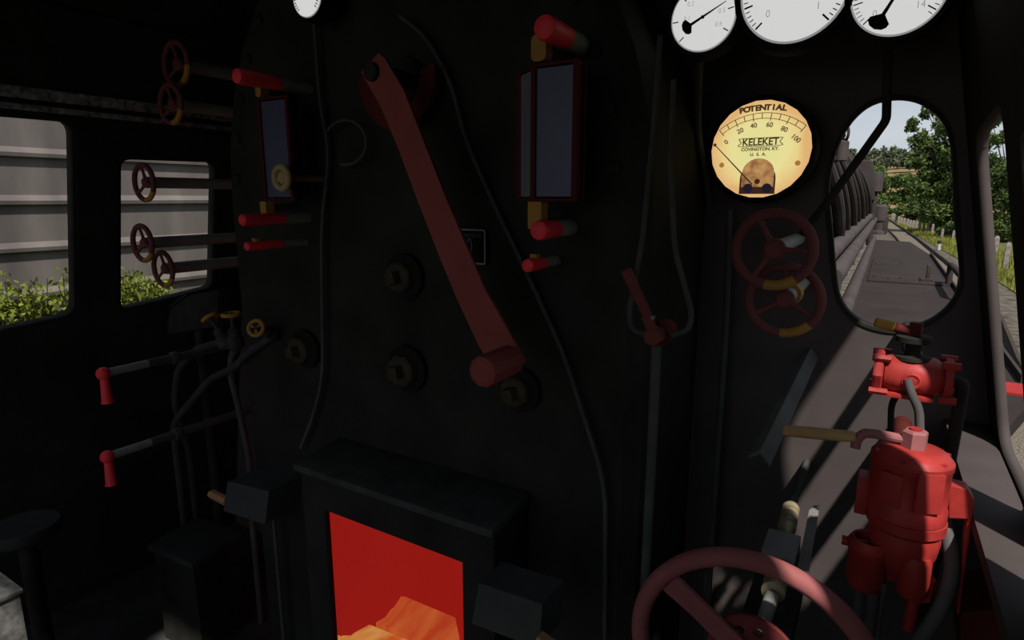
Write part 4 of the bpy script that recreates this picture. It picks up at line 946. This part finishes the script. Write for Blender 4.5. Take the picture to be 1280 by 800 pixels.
# long handrail and feed pipes beside the boiler
def longpipe(label, X0, z, y0, y1, r, name='handrail'):
    o = MB().cyl((X0, y0, z), (X0, y1, z), r, n=14).build(name, SOOT2); return tag(o, label, 'pipe')
h1 = PX(1040, 313, -.215); longpipe('upper long feed pipe running forward beside the boiler', -.215, h1.z, 3.0, 11.5, .042, 'feed_pipe')
h2 = PX(1046, 340, -.175) ; longpipe('lower long feed pipe running forward beside the boiler', -.175, h2.z, 2.9, 11.2, .042, 'feed_pipe')
h3 = PX(1066, 350, -.13); longpipe('lowest feed pipe lying along the inner edge of the running board', -.15, 1.145, 2.2, 11, .04, 'feed_pipe')
# turret box with lifting ring, feed heater box, tank
a, b = PX(1042, 213, -.30), PX(1055, 168, -.30)
c = PY(1053, 187, 3.6)
t = thing('sand_turret', 'grey cylindrical turret with a ring on top, high beside the boiler at the window edge', 'turret', (c.x, c.y, c.z))
s = scl(c)
MB().lathe([(5*s, -14*s), (7*s, -13*s), (7*s, 9*s), (5*s, 11*s)], c, AZ, 18).build('turret_body', SOOT2, t)
MB().ring(c+V((2*s, 0, 19*s)), V((1, .45, 0)), 8*s, 1.8*s, n=24, m=8, u=AZ).build('lifting_ring', SOOT, t)
MB().cyl(c+V((-7*s, 0, 17*s)), c+V((2*s, 0, 17*s)), 2*s, n=10).build('cross_stem', SOOT, t)
MB().cyl(c+V((-3*s, 0, -13*s)), on_boiler(50, c.y, -.05), 4*s, n=12).build('turret_foot', SOOT2, t)
q = [PY(x, y, 9.6) for x, y in ((1056, 200), (1090, 200), (1093, 212), (1093, 250), (1056, 262))]
o = MB().prism(q, (0, .5, 0)).build('smoke_plate', SOOT, smooth=False, bevel=.02); tag(o, 'upright weathered plate beside the front of the boiler', 'plate')
c = PY(1095, 228, 9.9); s = scl(c)
t = thing('air_reservoir', 'small upright grey tank on a post at the front of the running board', 'tank', (c.x, c.y, 1.1))
MB().lathe([(5*s, -12*s), (8*s, -11*s), (8*s, 11*s), (5*s, 12*s)], c, AZ, 20).build('tank_body', SOOT2, t)
MB().cyl(c+V((0, 0, -11*s)), (c.x, c.y, 1.101), 3.5*s, n=14).build('tank_post', SOOT, t)
MB().cyl(c+V((-6*s, 0, 0)), c+V((-40*s, 0, 0)), 1.6*s, n=10).build('tank_bracket', SOOT2, t)
p = PZ(1097, 293, 1.1); s = scl(p)
t = thing('air_pump', 'grey upright pump standing at the inner edge of the running board', 'pump', (p.x, p.y, 1.1))
MB().lathe([(9*s, .001), (9*s, 4*s), (6.5*s, 5*s), (6.5*s, 16*s), (8*s, 17*s), (8*s, 34*s), (5*s, 37*s)], (p.x, p.y, 1.1), AZ, 20).build('pump_body', SOOT2, t)
MB().box((p.x+7*s, p.y, 1.1+12*s), (3*s, 5*s, 10*s)).build('pump_chest', SOOT, t, bevel=.01)

# running board with hatch, lugs and front apron
DECK = mat('running_board_plate', (.031, .0245, .023), .9, .05, var=.15, scale=4)
RBZ = 1.10
rx0, rx1 = -.155, .465
t = thing('running_board', 'flat grey running board beside the boiler, seen through the arched window', 'running board', ((rx0+rx1)/2, 2, RBZ))
o = [(rx0, 1.90), (.30, 1.90), (.325, 2.05), (rx1, 2.50), (rx1, 3.9), (rx1, 8.6), (rx1-.14, 11.0), (rx0, 11.3)]
MB().prism([V((a, b, RBZ)) for a, b in o], (0, 0, -.05)).build('deck_plate', DECK, t, smooth=False)
MB().box(((.33+rx1)/2, 2.61, RBZ+.004), ((rx1-.33)/2, .075, .004)).build('red_marking', mat('red_marking_paint', (.26, .02, .018), .7, .1), t)
ha, hb = PZ(1085, 352, RBZ), PZ(1185, 364, RBZ); hy1 = PZ(1110, 325, RBZ).y
hx0_, hx1_ = PZ(1083, 355, RBZ).x, PZ(1186, 362, RBZ).x
MB().box(((hx0_+hx1_)/2, (ha.y+hy1)/2, RBZ+.006), ((hx1_-hx0_)/2, (hy1-ha.y)/2, .006)).build('hatch_cover', DECK, t, bevel=.003)
for x, y in ((1094, 346), (1096, 330), (1112, 348), (1127, 328), (1078, 349), (1126, 348)):
    p = PZ(x, y, RBZ+.012); MB().lathe([(.014, 0), (.014, .008), (.008, .013)], p, AZ, 8).build('deck_bolt', SOOT, t)
p = PZ(1159, 352, RBZ)
MB().box((p.x, p.y, RBZ+.07), (.012, .04, .06)).build('hatch_handle', SOOT, t, bevel=.004)
MB().box((p.x-.01, p.y-.06, RBZ+.018), (.04, .05, .012)).build('handle_foot', SOOT, t)
mb = MB().prism([V((rx1, 2.72, RBZ-.02)), V((rx1+.012, 2.72, RBZ-.02)), V((rx1+.012, 8.6, RBZ-.02)), V((rx1, 8.6, RBZ-.02))], (0, 0, .05)); mb.build('edge_lip', SOOT, t)
p = PZ(1190, 372, RBZ)
MB().tube(bent([V((rx1-.02, p.y-.15, RBZ)), V((rx1-.02, p.y-.15, RBZ+.16)), V((rx1-.02, p.y+.7, RBZ+.16)), V((rx1-.02, p.y+.7, RBZ))], .05), .022, 12).build('step_rail', SOOT, t)

# ------------------------------------------------------------------ left: concrete wall and shrubs
CON = mat('board_marked_concrete', (.130, .113, .103), .9, .05, var=.30, scale=2.2, bump=.25, stretch=(1, 1.5, .35))
XC = -5.2
zs = [PX(0, 191, XC).z, PX(0, 252, XC).z, PX(0, 313, XC).z, PX(255, 341, XC).z]
stp = (zs[0]-zs[2])/2
zs = [zs[1]+stp*k for k in range(-6, 6)]
prof = [(XC-.4, GZ)]
for z in zs:
    prof += [(XC, z-stp*.5), (XC, z-.032), (XC+.030, z-.020), (XC+.034, z+.006), (XC, z+.045)]
prof = [(XC-.4, GZ)]+[(XC, GZ)]+[q for q in prof[1:] if q[1] > GZ]+[(XC, 3.9), (XC-.4, 3.9)]
mb = MB().loft([[V((a, -6, b)) for a, b in prof], [V((a, 14, b)) for a, b in prof]])
tag(mb.build('concrete_wall', CON, smooth=False), 'long grey concrete wall with horizontal ribs outside the left windows', 'wall')
mb = MB().prism([V((-3.2, -6, GZ)), V((-4.1, -6, .35)), V((XC-.01, -6, .45)), V((XC-.01, -6, GZ))], (0, 20, 0))
tag(mb.build('bank', GRASSG), kind='structure')
def leafmesh(pts, size, m, name, parent, up=.3):
    P = np.array(pts); n_ = len(P); a = rng.normal(size=(n_, 3)); a[:, 2] += up; a /= np.linalg.norm(a, axis=1)[:, None]
    b = np.cross(a, rng.normal(size=(n_, 3))); b /= np.linalg.norm(b, axis=1)[:, None]
    s = size*rng.uniform(.6, 1.3, (n_, 1)); o_ = np.array(ORG[parent.name]) if parent else P.mean(0)
    v = np.empty((n_*4, 3)); v[0::4] = P-a*s*.9; v[1::4] = P+b*s*.42; v[2::4] = P+a*s*.9; v[3::4] = P-b*s*.42
    me = bpy.data.meshes.new(name); me.from_pydata((v-o_).tolist(), [], np.arange(n_*4).reshape(-1, 4).tolist()); me.materials.append(m)
    o = bpy.data.objects.new(name, me); C.objects.link(o)
    if parent: o.parent = parent
    else: o.location = V(o_)
    ORG[o.name] = V(o_); return o
def leafmat(name, c0, c1, sc=3, trans=.35):
    m = mat(name, c0, .7, .1, var=.3, scale=sc, mottled=c1); n = m.node_tree; b = n.nodes['Principled BSDF']
    tr_ = n.nodes.new('ShaderNodeBsdfTranslucent'); ms = n.nodes.new('ShaderNodeMixShader'); ms.inputs[0].default_value = trans
    n.links.new(b.inputs['Base Color'].links[0].from_socket, tr_.inputs[0]); n.links.new(b.outputs[0], ms.inputs[1]); n.links.new(tr_.outputs[0], ms.inputs[2])
    n.links.new(ms.outputs[0], n.nodes['Material Output'].inputs[0]); return m
LEAFY = leafmat('yellow_green_shrub_leaves', (.07, .10, .012), (.29, .33, .055), 5)
TWIG = mat('twig_bark', (.035, .03, .022), .9, .03)
def shrub(x, y, z0, h, wd, label, nst, dense):
    t = thing('shrub', label, 'shrub', (x, y, z0), 'shrubs along the concrete wall'); mb = MB(); L_ = []; dense = int(dense*2.1)
    for k in range(nst):
        bx, by = x+rng.uniform(-.06, .10), y+rng.uniform(-wd, wd); hh = h*rng.uniform(.7, 1.08); dx, dy = rng.normal(0, .05), rng.normal(0, .08)
        p0 = V((bx, by, z0)); p1 = V((bx+dx, by+dy, z0+hh)); mb.tube([p0, p0.lerp(p1, .5)+V((.02, .01, 0)), p1], [.006, .005, .002], 5)
        for j in range(dense):
            f = rng.random()**.7; q = p0.lerp(p1, f); L_.append((q.x+rng.normal(0, .035), q.y+rng.normal(0, .045+.02*(1-f)), q.z+rng.normal(0, .02)))
    mb.build('stems', TWIG, t); leafmesh(L_, .027, LEAFY, 'leaves', t, .9)
XS = -4.75
def sy(px): return PX(px, 360, XS).y
ztop = PX(40, 352, XS).z
for (pa, pb, top, lb, ns, dn) in ((-60, 18, 352, 'leafy yellow-green shrub at the far left of the first window', 30, 34), (18, 62, 354, 'leafy yellow-green shrub at the middle of the first window', 20, 34),
                                  (62, 108, 353, 'leafy yellow-green shrub at the right of the first window', 20, 32), (120, 192, 346, 'leafy yellow-green shrub at the lower left of the second window', 40, 60)):
    y0, y1 = sy(pa), sy(pb); zt2 = PX((pa+pb)/2, top, XS).z
    shrub(XS, (y0+y1)/2, .40, zt2-.40, abs(y1-y0)/2, lb, ns, dn)

# ------------------------------------------------------------------ trees and skyline
BARK = mat('tree_bark', (.05, .042, .034), .95, .03, var=.3, scale=6)
LEAFD = leafmat('broadleaf_green', (.034, .062, .018), (.14, .19, .055), .9, .3)
LEAFM = leafmat('hedge_green', (.042, .08, .022), (.16, .23, .065), .7, .3)
LEAFF = leafmat('hazed_distant_leaves', (.085, .105, .065), (.16, .18, .10), .25, .2)  # distance haze mixed into the leaf colour, paler and greyer
def tree(name, label, cat, base, blobs, nl, size, m, trunk_r=.15, group=None, spread=.42):
    """blobs: (dx, dy, dz, r) crown masses above base; leaves in clusters round each mass"""
    base = V(base); t = thing(name, label, cat, base, group); mb = MB(); L_ = []
    top = max(b[2] for b in blobs); mid = base+V((0, 0, top*.35))
    if trunk_r: mb.tube([base, base+V((.05, 0, top*.2)), mid, base+V((0, 0, top*.8))], [trunk_r*1.2, trunk_r, trunk_r*.8, trunk_r*.3], 9)
    tot = sum(b[3]**2 for b in blobs)
    for (dx, dy, dz, r) in blobs:
        cc = base+V((dx, dy, dz))
        if trunk_r: mb.tube([mid.lerp(base+V((0, 0, dz*.5)), .5), mid.lerp(cc, .55)+V((0, 0, -.1*r)), cc], [trunk_r*.4, trunk_r*.25, trunk_r*.08], 6)
        k = int(nl*r*r/tot); nc = max(6, int(k/26))
        ctr = rng.normal(size=(nc, 3)); ctr /= np.linalg.norm(ctr, axis=1)[:, None]; ctr *= (rng.random((nc, 1))**.33)*r*np.array([1, 1, .85])
        idx = rng.integers(0, nc, k); L = ctr[idx]+rng.normal(0, r*spread*.42, (k, 3)) + np.array(cc); L_.append(L)
    if trunk_r: mb.build('trunk', BARK, t)
    L = np.concatenate(L_); L[:, 2] = np.maximum(L[:, 2], base.z+.02); leafmesh(L, size, m, 'foliage', t)
    return t
def crown(Y_, spec):
    """crown masses from outline samples: (px, py, radius px) at distance Y_"""
    out = []
    for x, y, r in spec:
        p = PY(x, y, Y_+rng.uniform(-1.2, 1.2)); out.append((p, r*scl(p)))
    return out
def placed_tree(name, label, cat, Y_, spec, basepx, nl, size, m, tr=.15, group=None):
    b = PY(basepx, 300, Y_); base = V((b.x, Y_, GZ)); bl = [(p.x-base.x, p.y-base.y, p.z-base.z, r) for p, r in crown(Y_, spec)]
    return tree(name, label, cat, base, bl, nl, size, m, tr, group)
placed_tree('broadleaf_tree', 'tall green broadleaf tree filling the right half of the arched window', 'tree', 72,
            [(1160, 140, 9), (1176, 152, 10), (1190, 160, 15), (1140, 156, 9), (1150, 176, 12), (1170, 186, 15), (1192, 192, 18), (1146, 200, 11), (1170, 212, 18), (1194, 225, 20), (1156, 236, 16), (1182, 250, 20), (1205, 250, 18), (1166, 262, 16), (1190, 275, 16), (1212, 200, 16), (1210, 170, 12), (1202, 285, 14), (1176, 278, 12)], 1190, 24000, .20, LEAFD, .3)
placed_tree('broadleaf_tree', 'green broadleaf tree seen through the tall narrow right window', 'tree', 60,
            [(1240, 150, 9), (1232, 178, 11), (1252, 172, 10), (1240, 210, 16), (1256, 218, 16), (1244, 246, 18), (1238, 278, 15), (1256, 284, 18), (1272, 210, 18), (1274, 250, 20), (1230, 296, 12), (1250, 300, 12)], 1256, 15000, .17, LEAFD, .2)
placed_tree('bush', 'bright mid-green bush left of the tall broadleaf tree', 'bush', 122,
            [(1100, 236, 7), (1110, 228, 8), (1124, 226, 9), (1138, 230, 9), (1104, 250, 8), (1116, 246, 9), (1130, 246, 10), (1143, 246, 9), (1110, 262, 7), (1124, 264, 7)], 1120, 9000, .26, LEAFM, .12)
placed_tree('bush', 'dark low hedge bush left of and below the tall broadleaf tree', 'bush', 100,
            [(1130, 262, 8), (1142, 262, 10), (1154, 264, 11), (1138, 274, 7), (1150, 278, 7), (1164, 272, 9)], 1148, 6500, .22, LEAFD, .1)
placed_tree('bush', 'dense bush behind the fence below the tall broadleaf tree', 'bush', 66,
            [(1180, 288, 8), (1192, 286, 10), (1206, 286, 12), (1220, 288, 12)], 1198, 5000, .17, LEAFD, .08)
names = ['first', 'second', 'third', 'fourth', 'fifth', 'sixth', 'seventh', 'eighth', 'ninth', 'tenth', 'eleventh', 'twelfth']
for i, (x, y, r) in enumerate([(1049, 196, 6), (1060, 193, 7), (1071, 198, 6), (1081, 196, 7), (1090, 194, 7), (1100, 192, 9), (1110, 196, 7), (1119, 193, 9), (1129, 195, 8), (1139, 195, 9), (1149, 196, 8), (1161, 196, 9)]):
    Y_ = 300+(i%3-1)*22; p = PY(x, y, Y_); zb_ = hz_(p.x, p.y); s = scl(p); top = p.z+r*s
    bl = [(0, 0, p.z-zb_, r*s), (r*s*.7, 1, p.z-zb_-r*s*.8, r*s*.9), (-r*s*.7, -1, p.z-zb_-r*s*.9, r*s*.9)]
    tree('hill_tree', 'rounded haze-greyed green tree on the distant skyline, '+names[i]+' from the left', 'tree', (p.x, p.y, zb_), bl, 900, 1.1, LEAFF, .3, 'trees on the skyline')
for i, (x, y, r) in enumerate([(1097, 214, 6), (1104, 220, 5), (1148, 206, 4), (1138, 222, 5)]):
    Y_ = 220; p = PY(x, y, Y_); s = scl(p); zb_ = hz_(p.x, p.y); p.z = max(p.z, zb_+r*s*.5)
    tree('hill_tree', 'small green tree on the ochre hillside, '+('leftmost', 'second from left', 'rightmost', 'third from left')[i], 'tree', (p.x, p.y, zb_), [(0, 0, p.z-zb_, r*s), (r*s*.8, 0, (p.z-zb_)*.6, r*s*.7)], 700, .8, LEAFM, .25, 'trees on the hillside')
